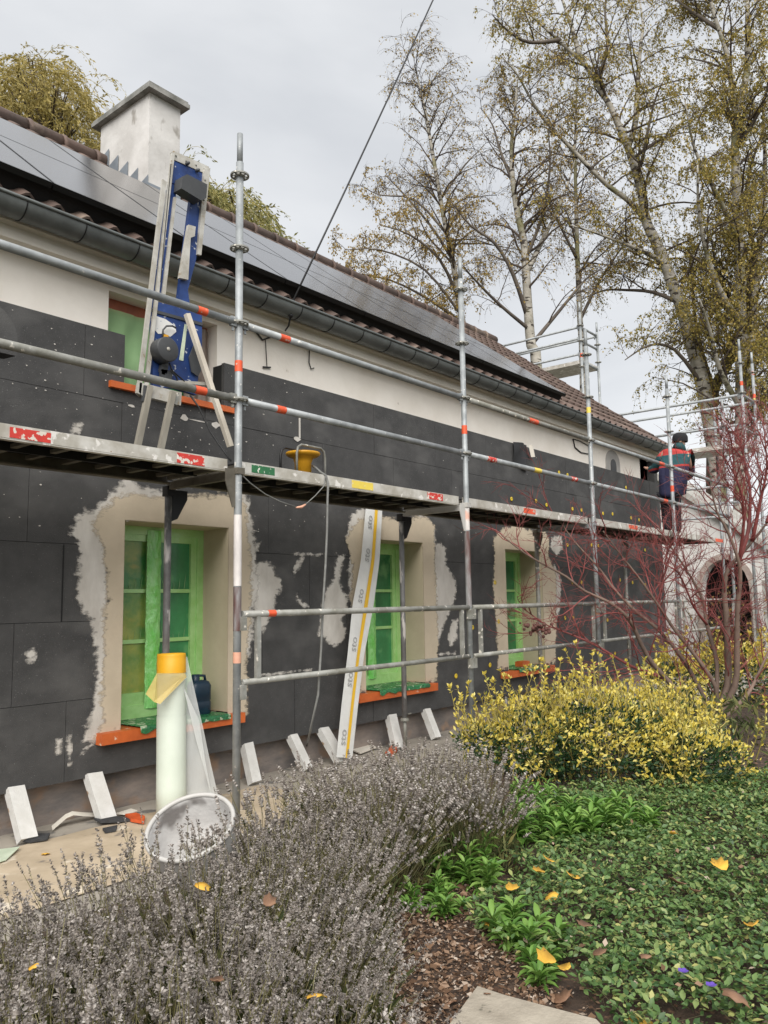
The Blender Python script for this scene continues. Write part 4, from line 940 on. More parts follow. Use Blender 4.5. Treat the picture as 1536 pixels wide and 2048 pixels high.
# white foam wedges propping the insulation
blk = [((24, 1592), (36, 1672), .135, 'leftmost white foam block with a brown stain propping the insulation'), ((180, 1556), (203, 1628), .13, 'white foam block leaning left of the mesh roll'),
       ((488, 1497), (497, 1570), .11, 'white foam block right behind the near scaffold pole'), ((578, 1474), (604, 1545), .11, 'white foam block left of the leaning mesh strip, by the hanging cable'),
       ((640, 1460), (664, 1512), .12, 'white foam block touching the left side of the mesh strip'), ((777, 1428), (777, 1490), .12, 'white foam block standing straight under the second window'), ((846, 1416), (862, 1450), .11, 'farthest white foam block, right of the second window')]
for (t, f, w_, lab_) in blk:
    T = onY(*t, 1.03); T[2] = -1.885; F = onY(f[0], f[1], .92); F[2] = GZ+.004
    F[1] = .86+.03*math.sin(f[0]); b = MB(); ax = unit(F-T); sd_ = unit(V(1, .06*math.sin(f[0]*3), .05*math.cos(f[0]*2)))*w_*(.84+.1*math.sin(f[0]*5)); th = unit(np.cross(ax, V(1, 0, 0)))*.065
    if th[1] > 0: th = -th
    L_ = T-F; bb = F-sd_/2; b.obox(bb, sd_, th, L_)
    b.v = [tuple(V(*p)+V(0, 0, max(0, GZ+.004-p[2]))) for p in b.v]
    solo('foam_block', b, 'styro', lab_, 'foam block', 'white foam blocks propping the insulation')

# jerrycan on the sill
jb = onY(397, 1440, 1.10); jb[2] = WZ0-.004
b = MB(); jx, jy, jz = jb
def jring(z, w, d): return [V(jx+w*math.copysign(abs(math.cos(t))**.5, math.cos(t)), jy+d*math.copysign(abs(math.sin(t))**.5, math.sin(t)), jz+z) for t in np.linspace(0, 2*math.pi, 20, endpoint=False)]
prof = [(0, .075, .055), (.01, .085, .06), (.09, .085, .06), (.10, .08, .056), (.11, .085, .06), (.21, .085, .06), (.24, .07, .05), (.25, .04, .03)]
vs = []
for z, w_, d_ in prof: vs += jring(z, w_, d_)
b.add(vs, [(i*20+j, i*20+(j+1) % 20, (i+1)*20+(j+1) % 20, (i+1)*20+j) for i in range(len(prof)-1) for j in range(20)]+[tuple(range((len(prof)-1)*20, len(prof)*20))], 0, True)
jt = thing('jerrycan', 'dark blue canister with a cap on the sill behind the mesh roll', 'canister', jb)
part('body', b, 'darkblue', jt)
b = MB(); b.lathe(V(jx-.03, jy, jz+.245), V(0, 0, 1), [(.03, 0), (.03, .05), (.001, .05)], 14); part('cap', b, 'darkblue', jt)
b = MB(); b.tube([V(jx-.02, jy, jz+.25), V(jx, jy, jz+.285), V(jx+.05, jy, jz+.28), V(jx+.06, jy, jz+.235)], .011, 8); part('handle', b, 'darkblue', jt)
qb = onY(1048, 1331, 1.08); b = MB(); b.box(qb[0]-.09, qb[0]+.09, 1.05, 1.15, WZ0+.003, WZ0+.06); b.box(qb[0]-.07, qb[0]+.07, 1.06, 1.14, WZ0+.06, WZ0+.064); solo('brick', b, 'sill', 'loose orange brick lying on the sill of the third window', 'brick')

# bucket standing in the lavender, tipped towards the viewer
bc = V(-1.03, -.925, -1.725); bax = unit(V(-.52, -.26, 1.0)); bt = thing('bucket', 'white mortar stained bucket standing open in the grey lavender', 'bucket', V(-.93, -.83, GZ))
b = MB(); H = .40
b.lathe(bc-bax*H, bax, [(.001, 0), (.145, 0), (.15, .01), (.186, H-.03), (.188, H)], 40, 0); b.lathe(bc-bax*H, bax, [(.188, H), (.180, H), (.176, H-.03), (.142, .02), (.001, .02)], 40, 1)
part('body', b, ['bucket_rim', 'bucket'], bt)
b = MB(); x_, y_, z_ = frame(bax); b.tube([bc+bax*-.006+.186*(math.cos(t)*x_+math.sin(t)*y_) for t in np.linspace(0, 2*math.pi, 61)], .0105, 10); part('rim', b, 'bucket_rim', bt)

# ================================================================ GROUND
b = MB(); b.add([V(-300, -300, GZ-.03), V(300, -300, GZ-.03), V(300, 300, GZ-.03), V(-300, 300, GZ-.03)], [(0, 1, 2, 3)]); solo('ground', b, 'lawn', kind='structure')
def bedz(x, y): return GZ+.025*mnoise.noise(Vector((x*1.3, y*1.3, 0)))+.012*mnoise.noise(Vector((x*5, y*5, 2)))+.012
b = MB(); b.grid(90, 60, lambda u, v: V(-5+u*14, -6.5+v*6.05, bedz(-5+u*14, -6.5+v*6.05))); solo('garden_bed', b, 'soil', kind='structure')
b = MB(); b.box(-9, 12, -.47, 1.10, GZ-.2, GZ+.004); solo('patio', b, 'patio', kind='structure')
b = MB(); b.grid(60, 24, lambda u, v: V(-2.8+u*3.7, -.235+.05*u+v*(.98), GZ+.013+.007*mnoise.noise(Vector((u*9, v*4, 1)))+.006*mnoise.noise(Vector((u*22, v*9, 4)))))
solo('cardboard_sheet', b, 'sheet', 'stained beige cardboard sheet laid on the paving at the bottom left', 'cardboard sheet')
def scrap(name, ptsz, m, label, cat, t=.012, z=.022):
    b = MB(); P2 = [onZ(x, y, GZ+z) for x, y in ptsz]; b.prism([V(p[0], p[1], GZ+z+.008*mnoise.noise(Vector((i*1.7, 0, len(ptsz))))) for i, p in enumerate(P2)], V(0, 0, t)); return solo(name, b, m, label, cat)
b = MB(); pts = [onZ(x, y, GZ+z) for x, y, z in [(104, 1658, .02), (118, 1646, .03), (132, 1634, .06), (146, 1628, .07), (165, 1630, .05), (188, 1631, .025)]]
vs = []
for i, p in enumerate(pts): vs += [p+V(-.012, -.03, 0), p+V(.012, .03, .01)]
b.add(vs, [(2*i, 2*i+2, 2*i+3, 2*i+1) for i in range(len(pts)-1)], 0, True); solo('paper_strip', b, 'paper', 'curled cream paper strip lying on the cardboard between two foam blocks', 'paper strip')
scrap('mortar_patch', [(30, 1682), (60, 1672), (100, 1670), (95, 1680), (60, 1686)], 'mortar', 'dark mortar crumbs in front of the leftmost foam block', 'mortar')
scrap('mortar_patch', [(188, 1640), (215, 1634), (250, 1636), (262, 1642), (235, 1646), (200, 1648)], 'mortar', 'dark mortar crumbs beside the second foam block from the left', 'mortar')
scrap('mortar_patch', [(205, 1660), (235, 1655), (232, 1662), (210, 1666)], 'mortar', 'small dark mortar smear on the cardboard left of the bucket', 'mortar')
scrap('torn_plastic', [(250, 1634), (272, 1632), (290, 1638), (288, 1648), (262, 1644)], 'orangeplastic', 'torn orange plastic lying left of the mesh roll', 'plastic scrap', .02)
scrap('torn_plastic', [(208, 1632), (222, 1628), (230, 1632), (218, 1638)], 'orangeplastic', 'small orange plastic bit against the second foam block', 'plastic scrap', .02)
scrap('torn_plastic', [(770, 1512), (790, 1490), (800, 1484), (796, 1500), (780, 1520)], 'orangeplastic', 'torn orange plastic under the straight foam block', 'plastic scrap', .03)
scrap('film_piece', [(-20, 1702), (40, 1696), (12, 1720), (-20, 1730)], 'ltgreen', 'pale green film piece on the cardboard at the left edge', 'film scrap', .004)
scrap('paper_scrap', [(232, 1628), (262, 1620), (275, 1622), (255, 1630)], 'paper', 'flat pale paper scrap left of the mesh roll foot', 'paper scrap', .006)
scrap('paper_scrap', [(700, 1500), (740, 1490), (752, 1496), (720, 1508)], 'paper', 'crumpled pale paper scrap by the second window foot', 'paper scrap', .012)
# stone slab at the bottom edge
b = MB(); top = [onZ(x, y, GZ+.055) for x, y in [(955, 1972), (1010, 1990), (1100, 2014), (1192, 2038), (1260, 2110), (1100, 2300), (820, 2250), (880, 2075), (905, 2040)]]
b.prism(top, V(0, 0, -.06)); solo('stone_slab', b, 'slab', 'flat sandstone slab at the bottom edge of the bed', 'stone slab')

# ================================================================ ANNEX
AX = 14.0
an = thing('annex', 'low white annex with a sloping verge and a dark archway past the gable', 'annex', (AX+2, 1.5, GZ))
yl, yr_ = 5.0, -.25
vz = lambda y: 1.335+(y-1.929)*.765
hole = [V(AX, 1.687, GZ-.1), V(AX, 1.687, -.66)]+[V(AX, 1.216+.471*math.cos(t), -.66+.62*math.sin(t)) for t in np.linspace(0, math.pi, 12)[1:-1]]+[V(AX, .745, -.66), V(AX, .745, GZ-.1)]
b = MB(); outer = [V(AX, yr_, GZ-.1), V(AX, yr_, vz(yr_)), V(AX, 2.6, vz(2.6)), V(AX, yl, vz(2.6)-.4), V(AX, yl, GZ-.1)]
b.prism(outer+hole, V(.25, 0, 0)); b.box(AX+.25, AX+2.2, yr_, yr_+.25, GZ-.1, vz(yr_)-.05)
part('wall', b, 'annex', an)
b = MB()
for i in range(len(hole)-1):
    a, c = hole[i], hole[i+1]; cen = V(AX, 1.216, -.9); o1 = unit(V(0, a[1]-cen[1], max(a[2]+.66, 0)))*.12; o2 = unit(V(0, c[1]-cen[1], max(c[2]+.66, 0)))*.12
    b.prism([a, c, c+o2, a+o1], V(-.03, 0, 0))
part('arch', b, 'brick', an)
b = MB(); b.obox(V(AX-.16, yr_-.25, vz(yr_-.25)), V(2.4, 0, 0), V(0, 2.85-yr_+.0, (2.85-yr_)*.765), V(0, -.07, .09)); part('roof', b, 'annex_trim', an)
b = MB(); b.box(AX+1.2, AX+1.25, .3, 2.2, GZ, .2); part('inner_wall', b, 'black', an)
for yy in (.50, .30): 
    b = MB(); b.box(AX-.5, AX-.4, yy, yy+.09, GZ, -.5); part('pillar', b, 'annex_trim', an)

# ================================================================ PERSON on the walkway
PD = float((V(8.95, .38, 0)-CAM)@FW)
J = lambda x, y, dd=0.: dep(x-7, y, PD+dd)
ps = thing('person', 'worker in red and teal jacket and black cap at the far corner of the walkway', 'person', V(8.95, .38, DZ))
def skin(name, verts, edges, radii, m, root=0, sub=2):
    me = bpy.data.meshes.new(name); me.from_pydata([tuple(np.asarray(v)-BASE[ps]) for v in verts], edges, []); me.materials.append(MT[m])
    o = bpy.data.objects.new(name, me); COL.objects.link(o); o.parent = ps; BASE[o] = BASE[ps]
    sm = o.modifiers.new('Skin', 'SKIN'); sm.use_smooth_shade = True
    for i, r in enumerate(radii):
        r = r if isinstance(r, tuple) else (r, r); me.skin_vertices[0].data[i].radius = r; me.skin_vertices[0].data[i].use_root = (i == root)
    ss = o.modifiers.new('Subsurf', 'SUBSURF'); ss.levels = sub; ss.render_levels = sub
    return o
pel = J(1347, 990); wst = J(1350, 962); che = J(1356, 924); nec = J(1363, 900); hed = J(1367, 886, .03)
shl = J(1335, 909, .10); shr = J(1381, 912, -.10); ell = J(1317, 940, .28); wrl = J(1306, 938, .48); elr = J(1388, 950, .18); wrr = J(1362, 962, .42)
hl = J(1339, 993, .05); hr = J(1356, 994, -.05); kl = J(1341, 1032, .10); kr = J(1359, 1032, .02); al = J(1343, 1066, .04); ar = J(1362, 1068, -.04); tl = J(1336, 1071, .18); tr_ = J(1355, 1072, .12)
vb_ = [pel, wst, che, nec, hed+V(0, 0, -.06), hed+V(0, 0, .02), hed+V(0, 0, .09), shl, ell, wrl, shr, elr, wrr, hl, kl, al, hr, kr, ar]
ed = [(0, 1), (1, 2), (2, 3), (3, 4), (4, 5), (5, 6), (2, 7), (7, 8), (8, 9), (2, 10), (10, 11), (11, 12), (0, 13), (13, 14), (14, 15), (0, 16), (16, 17), (17, 18)]
ra = [.13, .12, .14, .055, .07, .088, .06, .065, .045, .03, .065, .045, .03, .085, .058, .04, .085, .058, .04]
def hand(w_, e_):
    d = unit(w_-e_); x, y, _ = frame(d); i0 = len(vb_)
    vb_.append(w_+d*.07); ed.append((9 if w_ is wrl else 12, i0)); ra.append((.038, .018))
    for k in range(4):
        base = w_+d*.09+x*(k-1.5)*.020; ln = [.07, .08, .075, .058][k]
        i = len(vb_); vb_.extend([base+d*ln*.5+y*.008, base+d*ln+y*.024]); ed.extend([(i0, i), (i, i+1)]); ra.extend([.0095, .008])
    i = len(vb_); vb_.extend([w_+d*.045+x*.045+y*.01, w_+d*.085+x*.055+y*.03]); ed.extend([(i0, i), (i, i+1)]); ra.extend([.011, .009])
hand(wrl, ell); hand(wrr, elr)
skin('body', vb_, ed, ra, 'skin', 0, 1)
b = MB(); fd = unit(V(-.35, .93, 0)); sdv = V(fd[1], -fd[0], 0)
hc = hed+V(0, 0, .02)
b.tube([hc+fd*.085+V(0, 0, .03), hc+fd*.112-V(0, 0, .012), hc+fd*.088-V(0, 0, .02)], [.008, .016, .01], 6)
for s_ in (-1, 1): b.ball(hc+fd*.082+sdv*.032*s_+V(0, 0, .03), .011, 6, 1); b.ball(hc+sdv*.088*s_, (.018, .03, .034), 6)
b.tube([hc+fd*.086+sdv*.026-V(0, 0, .045), hc+fd*.094-V(0, 0, .046), hc+fd*.086-sdv*.026-V(0, 0, .045)], .006, 5, 2); part('face', b, ['skin', 'black', 'redfruit'], ps)
skin('trousers', [pel+V(0, 0, .04), hl, kl, al+V(0, 0, .02), hr, kr, ar+V(0, 0, .02)], [(0, 1), (1, 2), (2, 3), (0, 4), (4, 5), (5, 6)], [.12, .105, .085, .07, .105, .085, .07], 'trousers')
for a_, t_ in ((al, tl), (ar, tr_)):
    a2 = a_.copy(); t2 = t_.copy(); a2[2] = DZ+.055; t2[2] = DZ+.04
    skin('boot', [a_+V(0, 0, .06), a2, (a2+t2)/2, t2], [(0, 1), (1, 2), (2, 3)], [.06, .055, .05, .04], 'shoe', 0, 1)
low = J(1346, 1000)
jk = skin('jacket', [low, wst, che, nec+V(0, 0, -.02), shl, ell, wrl-unit(wrl-ell)*.03, shr, elr, wrr-unit(wrr-elr)*.03], [(0, 1), (1, 2), (2, 3), (2, 4), (4, 5), (5, 6), (2, 7), (7, 8), (8, 9)], [(.19, .17), .175, (.20, .18), .10, .105, .078, .062, .105, .078, .062], 'jacket', 1)
skin('hood', [nec+V(0, 0, -.02), nec+V(.0, -.02, .04), hed+V(.02, -.03, -.05)], [(0, 1), (1, 2)], [.11, .125, .10], 'hood', 0, 1)
b = MB(); b.lathe(hed+V(0, 0, .015), unit(V(.02, -.06, 1)), [(.112, .0), (.116, .02), (.114, .035), (.115, .04), (.112, .08), (.095, .115), (.06, .138), (.02, .146), (.001, .147)], 20); part('knit_cap', b, 'hat', ps)

# ================================================================ VEGETATION
def rdir(r): return V(r.gauss(0, 1), r.gauss(0, 1), r.gauss(0, 1))
def grow(mb, p, d, L, r, n, rr, jit=.16, droop=0., wind=None, sides=5, mi=0, taper=.25):
    pts = [p.copy()]; q = p.copy(); d = unit(d)
    for i in range(n):
        d = unit(d+rdir(rr)*jit+V(0, 0, -droop*(i+1)/n)+(wind if wind is not None else 0)); q = q+d*L/n; pts.append(q.copy())
    mb.tube(pts, [r*(1-(1-taper)*i/n) for i in range(n+1)], sides, mi, False); return pts
def at(pts, t):
    k = t*(len(pts)-1); i = min(int(k), len(pts)-2); return pts[i]+(pts[i+1]-pts[i])*(k-i), unit(pts[i+1]-pts[i])
def polar(d, ang, rr):
    x, y, z = frame(d); a = rr.uniform(0, 2*math.pi); return z*math.cos(ang)+(x*math.cos(a)+y*math.sin(a))*math.sin(ang)
def axis(pxs, D, dd=0.): return [dep(x, y, D+dd*i/max(1, len(pxs)-1)) for i, (x, y) in enumerate(pxs)]
def smooth(pts, k=3):
    out = []; n = len(pts)
    for i in range(n-1):
        p0, p1, p2, p3 = pts[max(i-1, 0)], pts[i], pts[i+1], pts[min(i+2, n-1)]
        for j in range(k):
            t = j/k; out.append(.5*((2*p1)+(-p0+p2)*t+(2*p0-5*p1+4*p2-p3)*t*t+(-p0+3*p1-3*p2+p3)*t**3))
    return out+[pts[-1]]
WIND = RT*.05
def leaves_nb(nb, P, size, mi=0, hang=.9, tpl=LEAF4, seed=1):
    if not len(P): return
    P = np.array(P); n = len(P); tip = rng.normal(size=(n, 3))*.6+V(0, 0, -hang)+RT*.25
    nb.scatter(*tpl, rots2(tip, rng.normal(size=(n, 3))), P, size*rng.uniform(.65, 1.3, n), mi)
def birch(name, label, trunk, D, r0, limbs, nb_, bl, lp, leafm, ls, seed, t0=.12, barkm='birch', dens=None, up=(.5, 1.0), sub=8, tw=4, sgroup='birch trees behind the house', K=1.):
    rr = random.Random(seed); r0 *= K; bl = (bl[0]*K, bl[1]*K); limbs = [(a, b*K, c*K, d) for a, b, c, d in limbs]; T = smooth(axis(trunk, D)); base = T[0].copy(); base[2] = GZ
    t = thing(name, label, 'tree', base, sgroup)
    mb = MB(); axs = []
    mb.tube([base]+T[1:], [r0]+[r0*(1-.88*i/(len(T)-1)) for i in range(1, len(T))], 9, 0); axs.append((T, r0, nb_, .88))
    for pxs, dd, lr, ln in limbs:
        Lm = smooth(axis(pxs, D, dd)); mb.tube(Lm, [lr*(1-.8*i/(len(Lm)-1)) for i in range(len(Lm))], 7, 2 if lr < .07 else 0); axs.append((Lm, lr, ln, .8))
    P = []
    for A, ar, n, tp in axs:
        for k in range(n):
            u = t0+(1-t0)*(k+rr.random())/n if A is T else .2+.8*(k+rr.random())/n
            p, d = at(A, min(u, .995)); rl = ar*(1-tp*u)
            azm = rr.uniform(0, 2*math.pi); el = rr.uniform(*up)
            hd = V(math.cos(azm)*math.cos(el), math.sin(azm)*math.cos(el), math.sin(el))
            L = (bl[0]+(bl[1]-bl[0])*u)*rr.uniform(.6, 1.15)*(1 if A is T else .75)
            B1 = grow(mb, p, hd, L, max(.008, min(rl*.45, .035)), 6, rr, .12, .10, WIND, 5, 1)
            for j in range(sub):
                v = .2+.8*(j+rr.random())/sub; p2, d2 = at(B1, min(v, .99))
                B2 = grow(mb, p2, polar(d2, rr.uniform(.5, 1.0), rr)+V(0, 0, .1), L*rr.uniform(.28, .55)*(1.15-.5*v), .0065, 4, rr, .18, .30, WIND, 3, 1)
                for m in range(tw):
                    w_ = .25+.75*(m+rr.random())/tw; p3, d3 = at(B2, min(w_, .99))
                    B3 = grow(mb, p3, polar(d3, rr.uniform(.3, .9), rr)+V(0, 0, -.2), rr.uniform(.25, .6)*(L/1.8)**.5, .0036, 3, rr, .15, .55, WIND*2, 3, 1)
                    f = dens(p3) if dens else 1.
                    k_ = lp*f; k_ = int(k_)+(rr.random() < k_-int(k_))
                    for q in range(k_): a_, _ = at(B3, rr.random()*.99); P.append(a_+rdir(rr)*.02)
    part('trunk', mb, [barkm, 'twig', 'twig_pale'], t)
    nb = NB(); leaves_nb(nb, P, ls, 0); nb.part('crown', [leafm], t); return len(P)
hz = lambda p: (p[2]+.8)
birch('birch_tree', 'thin birch with sparse rusty leaves left of the bare-topped birch, behind the roof ridge', [(950, 1290), (945, 800), (923, 634), (905, 520), (886, 427), (867, 317), (850, 221), (838, 168), (829, 132)], 20, .105,
      [([(918, 600), (880, 520), (820, 470), (760, 450)], -1.0, .05, 6), ([(905, 520), (860, 450), (800, 380), (770, 350)], 1.2, .045, 6), ([(930, 650), (860, 600), (780, 560), (700, 545)], 1, .05, 9), ([(935, 700), (840, 640), (740, 600), (680, 570)], -1, .045, 9), ([(880, 400), (930, 330), (960, 300)], .6, .035, 5), ([(940, 720), (860, 660), (760, 610), (670, 590)], .8, .04, 9), ([(922, 630), (850, 540), (760, 500), (690, 500)], -.5, .04, 9), ([(895, 470), (830, 400), (760, 390), (720, 370)], .6, .035, 8)], 50, (2.3, .95), 6.2, 'birchleaf', .056, 11, .34, dens=lambda p: 1.5 if hz(p) < 8 else (.9 if hz(p) < 10 else .25))
birch('birch_tree', 'nearly leafless birch with a pale forked trunk standing in the middle behind the roof', [(1085, 1290), (1075, 760), (1062, 690), (1055, 600), (1048, 487), (1036, 430), (1026, 366), (1023, 292), (1030, 220), (1036, 150)], 19, .15,
      [([(1056, 540), (1090, 470), (1112, 427), (1136, 366), (1150, 320)], 1.2, .07, 7), ([(1055, 634), (1026, 548), (990, 487), (941, 451), (900, 400)], -1., .06, 8), ([(1060, 660), (1000, 610), (950, 560), (925, 530)], -1.5, .05, 6), ([(1062, 690), (1120, 620), (1170, 560), (1200, 540)], 1., .055, 7), ([(1026, 366), (1000, 300), (985, 250), (960, 215)], .5, .04, 5), ([(1050, 520), (1085, 430), (1100, 330), (1096, 260)], -.8, .05, 6)], 44, (2.0, .9), 1.7, 'birchleaf', .056, 12, .34)
birch('birch_tree', 'slender dark birch between the forked birch and the leaning white birch', [(1172, 1290), (1166, 760), (1160, 640), (1155, 520), (1152, 400), (1150, 300), (1152, 230), (1156, 100)], 21, .10,
      [([(1160, 640), (1200, 560), (1240, 500), (1260, 470)], 1., .05, 6), ([(1155, 520), (1110, 430), (1085, 370)], -1, .045, 5)], 44, (2.0, .9), 3.2, 'birchleaf', .056, 13, .38)
birch('birch_tree', 'big white birch leaning left with dark bark marks, tallest trunk at upper right', [(1452, 1320), (1440, 1000), (1422, 856), (1405, 768), (1384, 689), (1364, 616), (1349, 578), (1331, 528), (1310, 480), (1293, 443), (1284, 389), (1270, 338), (1256, 295), (1236, 247), (1219, 210), (1196, 170), (1171, 131), (1137, 99), (1100, 65), (1050, 20)], 20.5, .175,
      [([(1291, 440), (1255, 400), (1213, 369), (1157, 312), (1117, 270), (1085, 235), (1060, 195), (1035, 150), (1005, 115)], -1.6, .062, 16), ([(1257, 292), (1270, 250), (1275, 184), (1277, 142), (1282, 85), (1286, 51), (1276, -20)], 1.2, .075, 11), ([(1272, 338), (1283, 326), (1296, 261), (1310, 200), (1325, 165)], -1, .05, 7), ([(1160, 117), (1145, 60), (1125, 0), (1110, -50)], .8, .06, 8), ([(1331, 528), (1290, 505), (1247, 487), (1194, 467), (1140, 450)], -1.4, .06, 10), ([(1351, 602), (1305, 584), (1252, 580), (1208, 581), (1160, 600)], 1.2, .05, 9), ([(1120, 80), (1060, 85), (1020, 65), (985, 30)], -.6, .05, 8), ([(1405, 770), (1350, 700), (1300, 690), (1250, 720)], -1.2, .05, 10), ([(1384, 689), (1430, 620), (1450, 560)], 1, .05, 8), ([(1196, 170), (1215, 90), (1210, 20), (1220, -40)], 1.0, .05, 8)], 44, (1.9, 1.4), 5.2, 'birchleaf_g', .062, 14, .30, K=1.2)
birch('birch_tree', 'densely leaved olive birch with several stems at the right edge', [(1478, 1330), (1482, 1000), (1484, 800), (1482, 650), (1478, 500), (1470, 300), (1472, 233), (1455, 113), (1426, 23), (1410, -60)], 20, .15,
      [([(1472, 236), (1494, 142), (1495, 0), (1500, -80)], .8, .085, 10), ([(1484, 800), (1505, 640), (1520, 480), (1530, 330), (1525, 200)], 1.2, .10, 16), ([(1482, 650), (1430, 560), (1400, 440), (1395, 330)], -1.2, .07, 14), ([(1478, 480), (1440, 400), (1390, 300), (1370, 200)], -.8, .06, 12), ([(1484, 820), (1440, 740), (1420, 660), (1400, 600)], -1., .06, 12), ([(1470, 300), (1520, 220), (1550, 120)], -1., .05, 9), ([(1484, 760), (1560, 660), (1600, 560)], .6, .06, 12), ([(1440, 60), (1380, 20), (1340, -10)], .6, .045, 8), ([(1483, 900), (1530, 800), (1560, 740)], -1, .05, 12)], 64, (1.8, 1.3), 9.5, 'birchleaf_g', .058, 15, .16, 'birch', K=1.33)
birch('birch_tree', 'dark stemmed birch leaning right behind the leaning white birch trunk', [(1420, 1310), (1425, 900), (1428, 783), (1454, 733), (1469, 680), (1490, 640), (1500, 560), (1508, 500), (1490, 420), (1500, 340), (1530, 250)], 21, .13,
      [([(1428, 783), (1400, 690), (1385, 590), (1380, 500)], 1., .06, 12), ([(1490, 640), (1440, 560), (1420, 460)], -1., .05, 10), ([(1425, 900), (1460, 850), (1510, 820)], -1, .05, 10)], 46, (1.8, 1.3), 9., 'birchleaf_g', .058, 16, .16, 'bark', K=1.29)

def willow(label, dome, D, n, ln, seed, leafm, trunkpx, lp=15):
    rr = random.Random(seed); base = dep(*trunkpx, D); base[2] = GZ; t = thing('willow_tree', label, 'tree', base, 'willows behind the ridge'); mb = MB(); P = []; dirs = []
    fork = dep(trunkpx[0], trunkpx[1], D); mb.tube([base, base*.5+fork*.5, fork], [.35, .28, .22], 9, 0)
    xs_ = [d[0] for d in dome]; ys_ = [d[1] for d in dome]
    for k in range(n):
        x = rr.uniform(xs_[0], xs_[-1]); yt = np.interp(x, xs_, ys_); e = rr.uniform(0, 1)**1.3; y = yt+e*110; dd = rr.uniform(-1.6, 1.6)
        top = dep(x, y, D+dd)
        if k % 6 == 0:
            mid = fork*.45+top*.55+V(0, 0, .4); mb.tube(smooth([fork, mid, top], 4), [.07, .06, .05, .04, .03, .025, .02, .015, .012], 5, 0, False)
        L = rr.uniform(*ln); pts = [top]; d = unit(RT*rr.uniform(-.7, 1.0)+V(0, 0, rr.uniform(.0, .45))+FW*rr.uniform(-.4, .4)); q = top.copy()
        for i in range(7):
            d = unit(d+V(0, 0, -.42)+RT*.07+rdir(rr)*.06); q = q+d*L/7; pts.append(q.copy())
        mb.tube(pts, [.007, .006, .005, .005, .004, .003, .003, .002], 3, 1, False)
        for j in range(int(1.7*lp*rr.uniform(.4, 1.3))):
            a_, dd_ = at(pts, rr.uniform(.1, .99)); P.append(a_+rdir(rr)*.03); dirs.append(dd_+rdir(rr)*.4)
    part('trunk', mb, ['bark', 'euonstem'], t); nb = NB(); P = np.array(P); nb.scatter(LEAF4[0]*V(1, .5, 1), LEAF4[1], rots2(np.array(dirs), rng.normal(size=(len(P), 3))), P, .10*rng.uniform(.6, 1.3, len(P)))
    nb.part('crown', [leafm], t)
willow('wind-blown yellowing willow left of the chimney, rising above the ridge', [(-110, 165), (-40, 150), (10, 150), (60, 112), (100, 118), (130, 170), (155, 205), (175, 240), (185, 270)], 18, 640, (.8, 2.3), 21, 'willowleaf', (90, 420), 26)
willow('greener weeping willow right of the chimney, behind the near scaffold pole', [(345, 320), (365, 300), (385, 350), (420, 400), (445, 375), (475, 375), (505, 405), (530, 450), (545, 490)], 17, 420, (.6, 1.5), 22, 'willowleaf_g', (480, 560), 24)

# ---- Japanese maple, bare, red twigs
c7 = lambda L: [(900+x/2.415, 1000+y/2.415) for x, y in L]
mbase = onZ(1424, 1455, GZ); MD = float((mbase-CAM)@FW); rr = random.Random(31)
mp_ = thing('maple_shrub', 'bare Japanese maple with red twigs spreading over the scaffold', 'shrub', mbase)
mb = MB(); ML = [
 ([(1290, 1075), (1240, 985), (1130, 950), (1050, 870), (975, 785), (925, 700), (885, 610), (835, 545), (760, 490), (650, 440), (560, 370), (450, 310), (350, 250), (250, 170)], -.9, .034),
 ([(1280, 1050), (1200, 900), (1120, 760), (1010, 630), (900, 540), (800, 440), (720, 330), (600, 200), (520, 90), (460, 40)], .5, .028),
 ([(1285, 1040), (1280, 900), (1190, 760), (1080, 620), (1000, 500), (900, 360), (820, 260), (740, 150)], -.4, .028),
 ([(1050, 870), (960, 830), (870, 800), (700, 700), (560, 640), (460, 600), (350, 520)], -.3, .02),
 ([(1275, 1060), (1340, 900), (1340, 700), (1335, 560), (1325, 430), (1345, 330), (1400, 270), (1460, 200), (1530, 110), (1580, 20)], .2, .045),
 ([(1280, 1070), (1375, 900), (1385, 700), (1390, 500), (1400, 400), (1395, 300), (1340, 150), (1290, 60), (1260, -60)], -.5, .04),
 ([(1290, 1080), (1420, 960), (1470, 880), (1530, 750), (1600, 600), (1650, 480)], .4, .03),
 ([(1275, 1060), (1290, 800), (1240, 600), (1220, 480), (1150, 350), (1050, 200), (1000, 120)], .7, .03),
 ([(1010, 630), (1010, 520), (1030, 400), (1050, 240)], .3, .014),
 ([(1400, 280), (1440, 150), (1450, -50), (1420, -200), (1390, -320)], .3, .024),
 ([(1460, 200), (1500, 0), (1530, -150), (1520, -300)], -.3, .022),
 ([(1395, 300), (1420, 100), (1400, -60), (1330, -200)], -.5, .02),
 ([(1530, 110), (1580, -60), (1600, -250)], .3, .02),
 ([(1240, 600), (1180, 520), (1120, 380), (1080, 330)], -.6, .016)]
root = [tuple((q-0)) for q in []]
